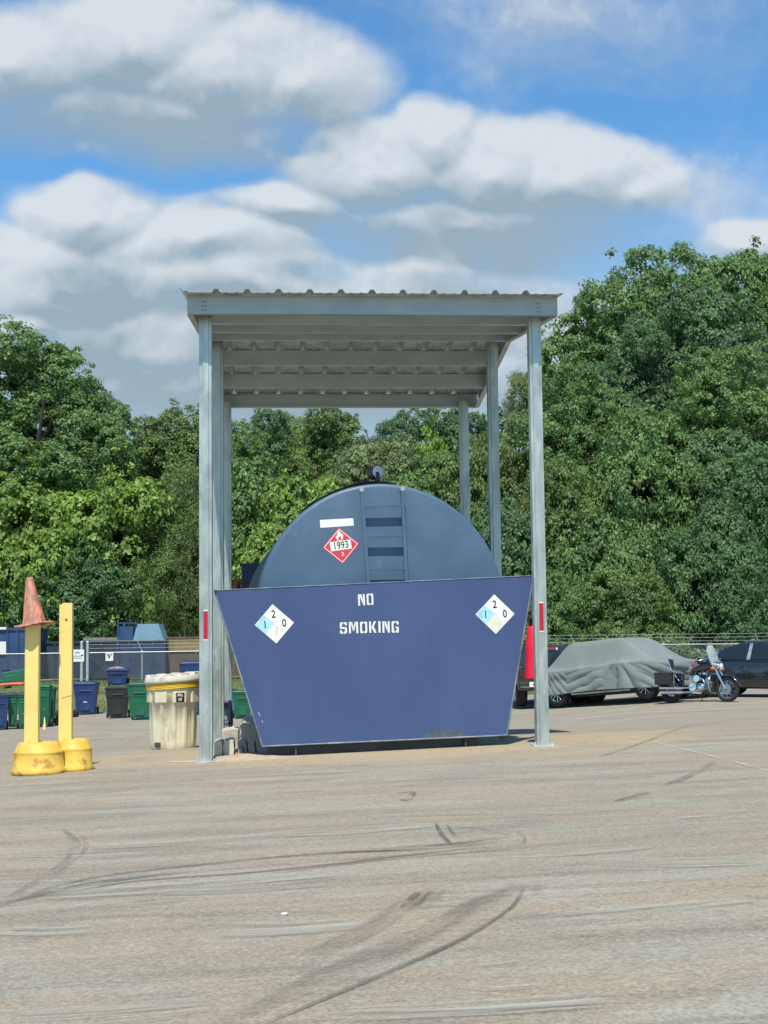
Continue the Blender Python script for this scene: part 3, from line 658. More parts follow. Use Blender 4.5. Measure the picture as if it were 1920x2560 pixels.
    # stencilled NO SMOKING
    G5 = {  # strokes on a 4 x 6 cell as polygons, with stencil bridges left open
        'N': [[(0, 0), (1.1, 0), (1.1, 6), (0, 6)], [(1.3, 6), (2.1, 6), (2.9, 3.0), (2.9, .4), (1.3, 4.6)], [(3.1, 0), (4.2, 0), (4.2, 6), (3.1, 6)]],
        'O': [[(0, .5), (.5, 0), (1.8, 0), (1.8, .9), (1.1, 1.2), (1.1, 4.8), (1.8, 5.1), (1.8, 6), (.5, 6), (0, 5.5)], [(2.3, 0), (3.6, 0), (4.1, .5), (4.1, 5.5), (3.6, 6), (2.3, 6), (2.3, 5.1), (3, 4.8), (3, 1.2), (2.3, .9)]],
        'S': [[(0, .4), (.4, 0), (1.8, 0), (1.8, .95), (1.1, 1), (1.1, 1.8), (0, 1.8)], [(2.2, 0), (3.6, 0), (4.1, .5), (4.1, 2.9), (3.6, 3.4), (1.1, 3.4), (1.1, 4.9), (1.8, 5), (1.8, 6), (.5, 6), (0, 5.5), (0, 3), (.5, 2.5), (2.9, 2.5), (2.9, 1.1), (2.2, .95)], [(2.2, 6), (3.6, 6), (4.1, 5.5), (4.1, 4.3), (3, 4.3), (3, 5), (2.2, 5)]],
        'M': [[(0, 0), (1.1, 0), (1.1, 6), (0, 6)], [(1.3, 6), (1.9, 6), (2.6, 3.2), (2.6, 1.2), (2.3, 1.2), (1.3, 4.6)], [(4, 6), (3.4, 6), (2.8, 3.2), (2.8, 1.2), (3.0, 1.2), (4, 4.6)], [(4.2, 0), (5.3, 0), (5.3, 6), (4.2, 6)]],
        'K': [[(0, 0), (1.1, 0), (1.1, 6), (0, 6)], [(1.4, 3.2), (2.8, 6), (4.1, 6), (2.6, 3.3), (4.2, 0), (2.9, 0), (1.4, 2.8)]],
        'I': [[(0, 0), (1.2, 0), (1.2, 6), (0, 6)]],
        'G': [[(0, .5), (.5, 0), (1.8, 0), (1.8, .95), (1.1, 1.2), (1.1, 4.8), (1.8, 5.05), (1.8, 6), (.5, 6), (0, 5.5)], [(2.3, 0), (4.1, 0), (4.1, 3.1), (2.3, 3.1), (2.3, 2.2), (3, 2.2), (3, 1), (2.3, 1)], [(2.3, 6), (3.6, 6), (4.1, 5.5), (4.1, 4.2), (3, 4.2), (3, 5.05), (2.3, 5.05)]]}
    Wd = {'N': 4.2, 'O': 4.1, 'S': 4.1, 'M': 5.3, 'K': 4.2, 'I': 1.2, 'G': 4.1}
    paint = mat('stencil_white', (.74, .75, .70), .6, 0, .06, 20)
    def stencil(word, pl, pr, h):
        A, B = L(*pl, 0), L(*pr, 0); dirx = (B - A); tot = sum(Wd[c] for c in word) + 1.15 * (len(word) - 1); k = dirx.length / tot; ux = dirx.normalized(); uz = Vector((-ux.z, 0, ux.x)); kz = h / 6
        x = 0; rr = random.Random(3)
        for c in word:
            b = MB(); jz = rr.uniform(-.003, .003)
            for poly in G5[c]:
                pts = [A + ux * (x + px_) * k + uz * (pz_ * kz + jz) for px_, pz_ in poly]
                b.add([(p.x, -.0022, p.z) for p in pts], [tuple(range(len(pts)))])
            b.build('letter', paint, t, label='white stencilled letter %s' % c); x += Wd[c] + 1.15
    hN = (L(897, 1485, 0) - L(897, 1513.5, 0)).length
    stencil('NO', (896, 1514), (934, 1512), hN); stencil('SMOKING', (850, 1584), (997, 1580.5), hN * 1.0)
    # paint worn through along the bottom edge
    b = MB(); pw = [(1055, 1846.5), (1060, 1838), (1078, 1830), (1100, 1826), (1130, 1824), (1150, 1829), (1165, 1838), (1180, 1842)]
    q_ = [L(*p, 0) for p in pw]; b.add([(p.x, -.0012, p.z) for p in q_], [tuple(range(len(q_)))]); b.build('worn_patch', mat('worn_paint', (.085, .105, .135), .7, 0, .3, 9), t)
    # scratches: bare flecks in the paint
    for px, py, ln, an in ((648, 1787, .055, -1.1), (655, 1805, .03, -1.3), (870, 1640, .02, .2)):
        b = MB(); p = L(px, py, 0); dx_, dz_ = cos(an) * ln / 2, sin(an) * ln / 2; b.add([(p.x - dx_, -.0012, p.z - dz_), (p.x - dx_ + .008, -.0012, p.z - dz_), (p.x + dx_ + .004, -.0012, p.z + dz_)], [(0, 1, 2)]); b.build('paint_scratch', paint, t)
    b = MB(); p0, p1, p2 = L(1069, 1570, 0), L(1076, 1600, 0), L(1081, 1625, 0)
    b.ribbon([(p.x, -.0012, p.z) for p in (p0, p1, p2)], [.004, .009, .003], (0, -1, 0)); b.build('scuff', mat('dark_scuff', (.06, .08, .17), .6), t)
tank()
def cabinet():
    Y = 22.2; e0, e1 = At(604, 1408, Y), At(650, 1475, Y); z0 = gz(e0.x, Y); w = e1.x - e0.x; h = e0.z - z0
    t = thing('pump_cabinet', 'tall dark navy cabinet standing behind the left shoulder of the tank', 'cabinet', (e0.x, Y, z0)); m = mat('navy_cabinet', (.018, .03, .075), .45, 0, .2)
    b = MB(); b.bx(0, w, 0, .5, h * .5, h); b.build('body', m, t, bevel=.012); b = MB(); b.bx(w - .14, w - .02, .1, .4, -.02, h * .5 - .001); b.build('stand_leg', dark_steel, t); b = MB(); b.bx(.03, w - .03, -.012, -.001, h * .54, h - .08); b.build('door', m, t, bevel=.004)
cabinet()
# ================================================================== FOOTING under the basin's left edge
def footing():
    conc = mat('weathered_concrete', (.36, .35, .32), .85, 0, .2, 3, ((.16, .15, .13), .6, 5, .52), bump=.4, bscale=25)
    dust = mat('pale_broken_concrete', (.50, .46, .38), .9, 0, .25, 4, ((.25, .2, .14), .5, 6, .5), bump=.5, bscale=20)
    Y = 16.6; p0, p1 = At(597, 1893, Y), At(668, 1893, Y); zt = At(620, 1806, Y).z; z0 = gz(p0.x, Y) - .05; zm = At(600, 1838, Y).z
    xs = [At(x, 1850, Y).x for x in (596, 598, 618, 606, 612, 648, 655, 668, 672)]
    PP = [At(x, y, Y) for x, y in ((595, 1896), (595, 1853), (603, 1848), (606, 1836), (599, 1815), (606, 1808), (640, 1806), (650, 1818), (664, 1840), (674, 1896))]
    b = MB(); b.prism([(p.x, p.z) for p in PP], lambda x, z, y: (x, y, z), Y, Y + 1.6)
    o = b.build('concrete_barrier', conc, bevel=.006); tag(o, 'cracked grey concrete barrier lying under the left edge of the blue basin', 'concrete barrier')
    b = MB(); rr = random.Random(4)
    for sx, a, c_ in ((616, 1845, 1890), (636, 1850, 1889), (604, 1866, 1880)):
        pts = []
        for k in range(7):
            q = At(sx + rr.uniform(-3, 3) + k * 1.2, lerp(a, c_, k / 6), Y); pts.append((q.x, Y - .003, q.z))
        b.ribbon(pts, [.004, .012, .018, .012, .02, .012, .004], (0, -1, 0))
    b.build('crack', black_ink, o)
    # broken slab pieces
    for i, (x0, x1, ya, yb, Yd, lb) in enumerate(((533, 556, 1852, 1889, 16.35, 'pale broken concrete chunk just right of the left front post'), (558, 584, 1850, 1889, 16.4, 'pale broken slab with a dark crack, against the concrete barrier'), (551, 598, 1822, 1852, 17.6, 'upper tier of the broken concrete, behind the left front post'))):
        q0, q1 = At(x0, yb, Yd), At(x1, ya, Yd); b = MB(); zz = gz(q0.x, Yd) - .04; r = random.Random(i)
        w_ = q1.x - q0.x; h_ = q1.z - zz; jx = [r.uniform(-.012, .012) for _ in range(8)]
        b.prism([(q0.x, zz), (q0.x + jx[0], zz + h_ * .55), (q0.x + w_ * .06, zz + h_ * .93), (q0.x + w_ * .45, zz + h_ * (.97 + jx[1])), (q0.x + w_ * .7, q1.z), (q1.x - w_ * .03, q1.z - .01), (q1.x + jx[2], zz + h_ * .5), (q1.x - w_ * .05, zz)], lambda x, z, y: (x, y, z), Yd, Yd + .5)
        o = b.build('concrete_chunk', dust, bevel=.005); tag(o, lb, 'concrete', 'broken concrete at the pad edge')
    # low heap of sand
    c0 = G(600, 1900); b = MB()
    def hp(u, v):
        a = 2 * pi * u; r = v; x = cos(a) * r * .62; y = sin(a) * r * .28; h = .045 * (cos(pi * min(1, r)) + 1) / 2 * (1 + .4 * noise.noise((x * 6, y * 6, 0))); X = c0.x + x; Yy = c0.y + .15 + y
        return (X, Yy, gz(X, Yy) - .012 + h + .012)
    b.grid(hp, 32, 8, closeu=True); struct(b.build('sand', mat('sand', (.42, .33, .22), .95, 0, .12, 12, bump=.4, bscale=40)))
    # small steel stand with round cut-outs behind the left posts
    mt = mat('blue_grey_steel', (.16, .17, .23), .6, .1, .2, 6)
    Y = 19.6; a, b2 = At(546, 1752, Y), At(577, 1832, Y); t = thing('pump_stand', 'low blue-grey steel stand between the left middle post and the blue basin', 'stand', (a.x, Y, gz(a.x, Y))); z0 = gz(a.x, Y)
    b = MB(); w = b2.x - a.x; h = a.z - z0
    b.bx(0, w, 0, .3, h * .45, h * .52); b.bx(0, w + .02, .31, .33, h * .40, h * .98); b.build('shelf', mt, t, bevel=.004)
    b = MB(); b.bx(0, w, 0, .3, h - .03, h); b.build('top', mt, t, bevel=.004)
    for x in (0, w - .03):
        for y in (0, .28): b = MB(); b.bx(x, x + .03, y, y + .03, -.02, h - .031); b.build('leg', mt, t)
    b = MB(); b.lathe([(.0001, 0), (.05, 0), (.06, .02), (.06, .16), (.0001, .17)], (w / 2, .16, h * .525), 16); b.build('filter', galv2, t)
    b = MB(); b.lathe([(.0001, 0), (.045, 0), (.055, .02), (.055, .15), (.0001, .16)], (w / 2, .16, .0), 16); b.build('filter', galv2, t)
footing()
# ================================================================== SPILL KIT DRUM
def drum():
    p = G(433, 1871); k = 3700 / p.y; p.z += .0
    t = thing('spill_kit_drum', 'tall cream plastic spill kit drum with tilted dirty lid and yellow ring', 'drum', p)
    cream = mat('cream_plastic', (.66, .60, .43), .55, 0, .10, 3, ((.27, .24, .17), .55, 4, .54), stretch=(1, 1, .4))
    lidm = mat('dirty_lid_plastic', (.58, .55, .47), .6, 0, .12, 6, ((.30, .28, .24), .6, 5, .5))
    yel = mat('yellow_plastic', (.75, .48, .03), .45, 0, .1, 8)
    H = 1.0
    sc = (1871 - 1690) / k; r0 = 55 / k; r1 = 66 / k; r2 = 62 / k
    zs = sc
    def flute(w, z): return 1 - .05 * sstep(.28, .5, abs(((w + .17) * 12 / (2 * pi)) % 1 - .5) * 2 ) * (1 if .02 < z < zs * .635 else 0)
    b = MB(); b.lathe([(.0001, .0), (r0 * .97, .0), (r0, .015), (r0 * 1.02, zs * .1), (r0 * 1.05, zs * .35), (r0 * 1.07, zs * .63), (r0 * 1.09, zs * .64), (r2 * .98, zs * .76), (r2 * 1.03, zs * .80), (r2 * 1.03, zs * .82)], n=160, fn=flute)
    body = b.build('body', cream, t)
    # moulded shoulder lugs
    for i in range(8):
        w = -pi / 2 + .34 + 2 * pi * i / 8; rot = Matrix.Rotation(w, 3, 'Z'); b = MB(); b.box(rot @ Vector((r2 * .955, 0, zs * .70)), (.035, .165, zs * .155), 0, rot); b.build('lug', cream, t, bevel=.012, seg=2)
    tilt = Matrix.Rotation(radians(-3.5), 3, 'Y')
    c = Vector((0, 0, zs * .82))
    for i, z in enumerate((.0, .018, .036, .054)):
        b = MB(); b.lathe([(r1 * .95, z - .008), (r1 * 1.0, z - .007), (r1 * 1.015, z), (r1 * 1.0, z + .007), (r1 * .95, z + .008)], c, 48, rot=tilt); b.build('thread_ring', yel, t)
    c2 = c + tilt @ Vector((0, 0, .066))
    b = MB(); hl = zs * 1.0 - c2.z
    b.lathe([(r1 * .98, -.005), (r1 * 1.05, 0), (r1 * 1.05, .03), (r1 * 1.02, hl * .75), (r1 * .97, hl), (r1 * .85, hl), (r1 * .80, hl * .8), (.0001, hl * .8)], c2, 64, rot=tilt)
    lid = b.build('lid', lidm, t)
    for i in range(10):
        w = 2 * pi * (i + .4) / 10; rot = tilt @ Matrix.Rotation(w, 3, 'Z'); b = MB(); b.box(c2 + rot @ Vector((r1 * .92, 0, hl * .98)), (.05, .115, .03), 0, rot); b.build('lid_lug', lidm, lid, bevel=.006)
    # label
    for ang, nm in ((-pi / 2 + .34, 'l'),):
        rot = Matrix.Rotation(ang + pi / 2, 3, 'Z'); y = -(r2 * .955 + .0205)
        b = MB(); P = lambda x, z: rot @ Vector((x, y, z))
        lw, lz0, lz1 = .052, zs * .635, zs * .762
        b.add([P(-lw, lz0), P(lw, lz0), P(lw, lz1), P(-lw, lz1)], [(0, 1, 2, 3)]); o = b.build('label', black_ink, t)
        for s, f in (('SPILL', .74), ('KIT', .27)):
            vs, fs = text_mesh(s, .044, .72, .0015); b = MB(); b.add([rot @ Vector((x, y - .0015, lerp(lz0, lz1, f) + z)) for x, z in vs], fs); b.build('lettering', white, o)
    b = MB(); b.bx(-r0 * .75, -r0 * .5, -r0 * .93, -r0 * .88, zs * .03, zs * .10); b.build('drain_slot', dark_steel, t)
    # brown sand-stained strip it stands on
    q = [G(*a) for a in ((372, 1868), (520, 1868), (520, 1893), (350, 1893))]
drum()
# ================================================================== YELLOW POSTS AND CONE
yp = mat('yellow_post_paint', (.80, .61, .19), .5, 0, .06, 2, ((.36, .20, .06), .75, 6, .61), bump=.08, bscale=30)
yb = mat('yellow_base_paint', (.74, .46, .075), .55, 0, .16, 3, ((.30, .15, .04), .75, 7, .52), bump=.15, bscale=20)
rust = mat('rust', (.22, .09, .04), .8, 0, .3, 20)
def ypost(cx, by, wpx, ptop, p0, p1, kind, label):
    g0 = G(cx, by); k = 3700 / (g0.y + .2); r = wpx / 2 / k; c = Vector((g0.x, g0.y + r, gz(g0.x, g0.y + r)))
    k = 3700 / c.y
    t = thing('bollard', label, 'bollard', c, group='yellow posts on round bases')
    bump = lambda w, z: 1 + .012 * noise.noise((cos(w) * 2 + cx, sin(w) * 2, z * 8))
    b = MB(); h = 76 / k
    b.lathe([(.0001, .0), (r * .98, .0), (r, .02), (r * 1.0, .045), (r * .94, .065), (r * .92, h * .62), (r * .915, h * .66), (r * .94, h * .70), (r * .86, h * .74), (r * .80, h * .9), (r * .70, h), (r * .35, h + .005), (.0001, h)], n=64, fn=bump)
    b.build('base', yb, t)
    q = At(p0, by - 60, c.y); q1 = At(p1, by - 60, c.y); x0, x1 = q.x - c.x, q1.x - c.x; top = At(p0, ptop, c.y).z - c.z
    tiltm = None
    b = MB()
    if kind == 'tube':
        b.bx(x0, x1, -.06, .06, h - .01, top)
        b.bx(x0 - .014, x0 + .002, -.045, .05, h - .01, top - .02)
        o = b.build('post', yp, t, bevel=.010)
    else:
        w = x1 - x0
        b.bx(x0 + .03, x1, -.05, -.038, h - .01, top); b.bx(x0 + .03, x0 + .04, -.038, .06, h - .01, top); b.bx(x1 - .01, x1, -.038, .06, h - .01, top)
        b.bx(x0, x0 + .03, -.03, -.02, h - .01, top - .015); b.bx(x0, x0 + .008, -.02, .06, h - .01, top - .015)
        o = b.build('post', yp, t, bevel=.002, seg=1)
        b = MB(); b.cyl((x0 + w * .55, -.0505, top - .17), (x0 + w * .55, -.053, top - .17), .011, .013, n=10); b.build('rust_spot', rust, t)
        b = MB(); b.ribbon([(x0 + .032, -.0512, .72), (x0 + .06, -.0512, .735), (x1, -.0512, .75)], .005, (0, -1, 0)); b.build('paint_crack', rust, t)
        b = MB(); b.bx(x0 + .004, x0 + .006, -.021, -.019, top - .02, top + .03); b.build('wire_stub', rust, t)
    return c, (x0 + x1) / 2 + c.x, top + c.z
c1, px1, top1 = ypost(85, 1940, 131, 1530, 65, 97, 'tube', 'yellow bollard on a round base carrying an orange traffic cone')
c2, px2, top2 = ypost(177, 1930, 96, 1508, 147, 180, 'cee', 'bare yellow bollard of open channel steel on a round base, rust spot near its top')
def cone():
    Y = c1.y; k = 3700 / Y; bl, br, tip = At(43, 1571, Y), At(126, 1557, Y), At(73, 1441, Y)
    m = mat('dirty_orange_plastic', (.60, .225, .135), .6, 0, .15, 5, ((.24, .13, .09), .85, 9, .44), stretch=(1.6, 1.6, .5)); ctr = (bl + br) / 2; ctr.x = px1 + .006
    ax = (tip - ctr).normalized()
    t = thing('traffic_cone', 'dirty faded orange traffic cone pulled down over the top of the yellow bollard', 'traffic cone', ctr)
    q = ax.to_track_quat('Z', 'Y').to_matrix(); H = (tip - ctr).length
    ring = lambda w, z: 1 + .03 * noise.noise((cos(w) * 1.5, sin(w) * 1.5, z * 9))
    rot = q @ Matrix.Rotation(.5, 3, 'Z')
    b = MB(); r = 29 / k; b.lathe([(r * 1.12, .0), (r * 1.08, .012), (r, .03), (r * .94, .045), (r * .30, H * .97), (r * .24, H * .985), (r * .2, H * .97), (r * .15, H * .6)], n=40, rot=q, fn=ring)
    b.build('cone_body', m, t)
    b = MB(); hb = 42 / k; n = 32
    def br_(u, v):
        a = 2 * pi * u; e = (abs(cos(a)) ** 5 + abs(sin(a)) ** 5) ** (-1 / 5); rr = lerp(r * .98, hb * e, v); p = Vector((rr * cos(a), rr * sin(a), .012 - .012 * v + .012 * v * sin(a * 2 + 1))); return rot @ p
    b.grid(br_, 40, 5, closeu=True); o = b.build('brim', m, t); s = o.modifiers.new('s', 'SOLIDIFY'); s.thickness = .016
cone()
# ================================================================== WHEELIE BINS
def plast(n, c): return mat(n, c, .45, 0, .10, 4, ((c[0] * .5 + .05, c[1] * .5 + .05, c[2] * .5 + .05), .4, 4, .56))
binblue = plast('blue_bin_plastic', (.016, .045, .135)); bingreen = plast('green_bin_plastic', (.010, .115, .058)); binblack = plast('black_bin_plastic', (.022, .028, .03)); binlight = plast('light_blue_bin_plastic', (.06, .22, .62))
orange = plast('orange_lid_plastic', (.65, .12, .05))
def wheelie(loc, h, w, rot, m, label, lidm=None, lid=True, tag_=True, d=None, tilt=None):
    d = d or w * 1.1; M = Matrix.Translation(loc) @ Matrix.Rotation(rot, 4, 'Z')
    if tilt: M = M @ tilt
    t = thing('wheelie_bin', label, 'wheelie bin', mat=M, group='wheelie bins standing about the yard')
    b = MB(); th = h * .9; bw, bd, tw, td = w * .72, d * .62, w * .92, d * .88; y0b = -d * .30
    def ring(f, inset=0): W_ = lerp(bw, tw, f) - inset; D_ = lerp(bd, td, f) - inset; yc = 0; return W_ / 2, D_ / 2
    vs = []
    for f in (0, .62, .64, .9, 1): 
        a, c = ring(f if f != .62 else .60); 
        k = 1.0 if f < .63 else 1.03
        vs += [(-a * k, -c * k, .05 * h + f * (th - .05 * h)), (a * k, -c * k, .05 * h + f * (th - .05 * h)), (a * k, c * k, .05 * h + f * (th - .05 * h)), (-a * k, c * k, .05 * h + f * (th - .05 * h))]
    fs = [(3, 2, 1, 0)] + [(4 * j + i, 4 * j + (i + 1) % 4, 4 * j + 4 + (i + 1) % 4, 4 * j + 4 + i) for j in range(4) for i in range(4)] + [(16, 17, 18, 19)]
    b.add(vs, fs); b.build('body', m, t, bevel=.02, seg=2)
    b = MB(); b.bx(-tw / 2 - .02, tw / 2 + .02, -td / 2 - .02, td / 2 + .02, th - .045, th - .005); b.build('rim', m, t, bevel=.008)
    # front panel relief
    b = MB(); zc = h * .3; b.bx(-bw * .25, bw * .25, -bd / 2 - .035, -bd / 2 + .02, h * .12, h * .42); b.build('front_panel', m, t, bevel=.012); b = MB(); b.bx(-bw * .33, bw * .33, -td / 2 - .012, -td / 2 + .03, h * .68, h * .71); b.build('grab_bar', m, t, bevel=.012)
    if tag_: b = MB(); b.bx(-.06, .06, -bd / 2 - .040, -bd / 2 - .036, h * .36, h * .38); b.build('sticker', white, t)
    if lid:
        b = MB(); n = 10
        def lg(u, v):
            x = lerp(-1, 1, u); y = lerp(-1, 1, v); return (x * (tw / 2 + .03), y * (td / 2 + .035), th + .012 + h * .055 * (1 - abs(x) ** 4) * (1 - abs(y) ** 4))
        b.grid(lg, 12, 12); o = b.build('lid', lidm or m, t); s = o.modifiers.new('s', 'SOLIDIFY'); s.thickness = .018; s.offset = -1
    b = MB(); b.cyl((-tw * .36, td / 2 + .07, th - .03), (tw * .36, td / 2 + .07, th - .03), .016, n=8); b.build('handle', m, t)
    for s in (-1, 1): b = MB(); b.cyl((s * (bw / 2 + .02), bd / 2 + .02, .11), (s * (bw / 2 + .07), bd / 2 + .02, .11), .11, n=20); b.build('wheel', black, t)
    return t
def Gb(px, py): p = G(px, py); return Vector((p.x, p.y + .25, gz(p.x, p.y + .25)))
def binat(px, py, hpx, wpx, rot, m, label, **k):
    p = Gb(px, py); s = 3700 / p.y; return wheelie(p, hpx / s, wpx / s, rot, m, label, **k), p, s
binat(213, 1787, 84, 60, 0, binblue, 'upright blue wheelie bin with white sticker, between the yellow bollards and the black bin')
_, p, s = binat(292, 1796, 84, 62, .05, binblack, 'black wheelie bin with a blue bin stacked on its top', tag_=False, lid=False)
wheelie(p + Vector((0, 0, 78 / s)), 46 / s, 54 / s, 0, binblue, 'small blue bin sitting on top of the black wheelie bin, junk heaped on it', tag_=False, lid=False)
b = MB()
def heap(u, v): a = 2 * pi * u; r = (1 - v); return (cos(a) * r * .24 * (1 + .3 * noise.noise((cos(a) * 2, sin(a) * 2, v))), sin(a) * r * .22, .02 + .05 * sin(v * pi / 2) + .03 * noise.noise((cos(a) * 3, sin(a) * 3, v * 3)))
b.grid(heap, 24, 8, closeu=True); o = b.build('trash_bag', mat('pinkish_trash_bag', (.30, .20, .24), .4, 0, .5, 12)); o.location = p + Vector((-.03, 0, 119 / s)); tag(o, 'pale pinkish trash bag on top of the stacked blue bin', 'trash bag')
binat(352, 1800, 96, 64, -.1, bingreen, 'green wheelie bin half hidden behind the cream drum', tag_=False)
_, p, s = binat(478, 1788, 92, 58, 0, binblue, 'lower blue bin of the tall stack right of the cream drum')
wheelie(p + Vector((0, 0, 36 / s)) + Vector((.0, -.0, 0)), 100 / s, 60 / s, 0, binblue, 'upper blue bin nested in another, right of the cream drum', tag_=False)
binat(574, 1792, 70, 34, .3, binlight, 'bright light blue bin seen in the gap left of the blue basin', tag_=False, lidm=binblack)
binat(606, 1797, 72, 52, 0, bingreen, 'green wheelie bin seen in the gap left of the blue basin', tag_=False)
# cluster at the left edge
binat(-6, 1826, 92, 42, .3, binblue, 'blue wheelie bin cut by the left edge of the photo', tag_=False, lidm=binblack)
binat(27, 1824, 92, 26, .15, bingreen, 'narrow green bin standing next to the blue one at the left edge', tag_=False, lidm=binblack)
binat(54, 1824, 92, 27, .1, bingreen, 'green bin directly left of the coned yellow bollard', tag_=False, lidm=binblack)
binat(109, 1819, 108, 28, -.1, bingreen, 'green bin directly right of the coned yellow bollard', tag_=False)
binat(125, 1816, 100, 18, -.25, bingreen, 'slim green bin, rightmost of the left hand cluster', tag_=False)
p = Gb(30, 1816); s = 3700 / p.y
t = wheelie(p + Vector((-.38, .25, 112 / s)), 1.0, .50, 0, bingreen, 'green bin lying on its side over the others beside the coned bollard', tag_=False, tilt=Matrix.Rotation(radians(84), 4, 'Y'))
b = MB()
def slab(u, v): x = lerp(-.42, .36, u); return (x, lerp(-.3, .3, v), .03 * (1 - (2 * u - 1) ** 2) + .05 * u + .01 * sin(v * 7))
b.grid(slab, 14, 8); o = b.build('bin_lid', orange); o.location = p + Vector((-.02, -.32, 100 / s)); md = o.modifiers.new('s', 'SOLIDIFY'); md.thickness = .06; tag(o, 'loose bright orange bin lid lying across the green bins at the left', 'bin lid')
b = MB(); b.lathe([(.035, 0), (.028, .02), (.006, .3), (.0001, .3)], n=16); o = b.build('marker_cone', yp); q = G(113, 1822); o.location = (q.x, q.y - .12, q.z); o.scale = (1.2, 1.2, 1.0); tag(o, 'slim pale yellow marker standing between the two green bins', 'marker')
b = MB(); b.tube([(.16 * cos(a) * 1.7, .16 * sin(a) * 1.7, .1) for a in np.linspace(0, 2 * pi, 24)[:-1]], .10, 10, closed=True); o = b.build('tyre', black); q = G(163, 1794); o.location = (q.x, q.y + .3, gz(q.x, q.y + .3)); tag(o, 'old black tyre lying flat behind the right yellow bollard', 'tyre')
# ================================================================== FENCES
fgal = mat('fence_galvanised', (.46, .48, .47), .45, .4, .12, 8)
def fence(x0, x1, Y, posts, label, zr, arms=True, gate=None):
    t = thing('chain_link_fence', label, 'fence', (x0, Y, 0))
    W_ = x1 - x0; zb0 = lambda x: gz(x0 + x, Y) + .02
    b = MB(); b.tube([(0, 0, zr(0)), (W_ / 2, 0, zr(W_ / 2)), (W_, 0, zr(W_))], .022, 8); b.build('top_rail', fgal, t)
    b = MB(); sp = .085; h = 1.16; wd = .0055; n = int(W_ / sp)
    for i in range(-int(h / sp), n + 1):
        for s in (-1, 1):
            xa = i * sp; xb = xa + h; 
            if s < 0: xa, xb = xb, xa
            za, zc = -.0, 0
            q = [(xa, zr(max(0, min(W_, xa))) - h), (xb, zr(max(0, min(W_, xb))))]
            if min(xa, xb) < 0 or max(xa, xb) > W_: continue
            (ax, az), (bx_, bz) = q; y = .006 * s
            b.add([(ax - wd, y, az), (ax + wd, y, az), (bx_ + wd, y, bz), (bx_ - wd, y, bz)], [(0, 1, 2, 3)])
    b.build('wire_mesh', mat('wire_mesh_grey', (.15, .165, .17), .5, .3, .1), t)
    for x in posts:
        b = MB(); x -= x0; zt = zr(x); b.cyl((x, .04, zb0(x) - .3), (x, .04, zt + .03), .034, n=10); b.sphere((x, .04, zt + .03), .04, 8); p = b.build('post', fgal, t)
        if arms: b = MB(); b.cyl((x, .04, zt + .02), (x - .17, -.05, zt + .42), .018, n=6); b.build('barbed_wire_arm', fgal, p)
    if arms:
        for k in (.35, .68, 1.0):
            b = MB(); b.tube([(0, .04 - .09 * k, zr(0) + .02 + .4 * k), (W_, .04 - .09 * k, zr(W_) + .02 + .4 * k)], .0055, 4)
            for i in range(int(W_ / .25)): x = i * .25; z = lerp(zr(0), zr(W_), x / W_) + .02 + .4 * k; b.add([(x - .02, .03 - .09 * k, z - .02), (x + .02, .03 - .09 * k, z + .02), (x + .01, .03 - .09 * k, z + .025)], [(0, 1, 2)])
            b.build('barbed_wire', fgal, t)
    return t
FYY = 55.0
za, zb_ = At(0, 1635, FYY), At(200, 1633, FYY)
zrf = lambda x0: (lambda x: float(np.interp(x0 + x, [At(0, 1, FYY).x, At(500, 1, FYY).x, At(1370, 1, FYY).x, At(1920, 1, FYY).x], [At(0, 1635.5, FYY).z, At(500, 1628, FYY).z, At(1370, 1613.5, FYY).z, At(1920, 1611, FYY).z])))
xa = At(-60, 1600, FYY).x; xg = At(205, 1600, FYY).x; xh = At(216, 1600, FYY).x; xm = At(620, 1600, FYY).x
fence(xa, xg, FYY, [xa + .1], 'left hand stretch of grey chain link gate behind the yellow bollards', zrf(xa), arms=False)
for xx in (xg, xh):
    pass
f2 = fence(xh, xm, FYY, [At(355, 1600, FYY).x], 'chain link fence with barbed wire arms behind the row of bins left of the canopy', zrf(xh))
for (xx, nm) in ((xg, 'left'), (xh, 'right')):
    b = MB(); zt = At(205, 1606, FYY).z; zg_ = gz(xx, FYY) - .2; b.cyl((0, 0, zg_), (0, 0, zt), .055, n=12); b.sphere((0, 0, zt), .06, 10); o = b.build('gate_post', fgal); o.location = (xx + (0 if nm == 'left' else .05), FYY - .06, 0); tag(o, 'thick galvanised gate post, the %s one of the close pair behind the yellow bollards' % nm, 'gate post')
xr0 = xm + .01; xr1 = At(2350, 1600, FYY).x
fence(xr0, xr1, FYY, [At(p, 1600, FYY).x for p in (780, 990, 1210, 1436, 1660, 1898, 2120)], 'chain link fence with barbed wire arms behind the parked vehicles on the right', zrf(xr0))
# signs hung on the fence
signw = mat('sign_white', (.70, .71, .67), .5, 0, .05, 10)
def fsign(px0, py0, px1, py1, Y, label, draw, mats=None):
    a, c = At(px0, py0, Y), At(px1, py1, Y); w, h = c.x - a.x, a.z - c.z; t = thing('sign', label, 'sign', (a.x, Y, c.z)); b = MB(); b.bx(0, w, 0, .008, 0, h); b.build('sign_panel', signw, t, bevel=.0)
    b = MB(); draw(b, w, h); b.build('sign_marking', mat('sign_ink', (.07, .08, .08), .6), t); return t
def s1(b, w, h):
    b.tube([(w * (.5 + .14 * cos(a)), -.004, h * (.66 + .14 * sin(a))) for a in np.linspace(0, pi, 9)], .012, 5)
    for z in (.28, .44): b.bx(w * .12, w * .85, -.004, -.001, h * z, h * (z + .035))
    b.bx(w * .78, w * .95, -.004, -.001, h * .48, h * .58); b.bx(w * .05, w * .2, -.004, -.001, h * .25, h * .3)
fsign(177, 1624, 210, 1654, FYY - .12, 'white rectangular notice fixed to the gate beside the paired gate posts', s1)
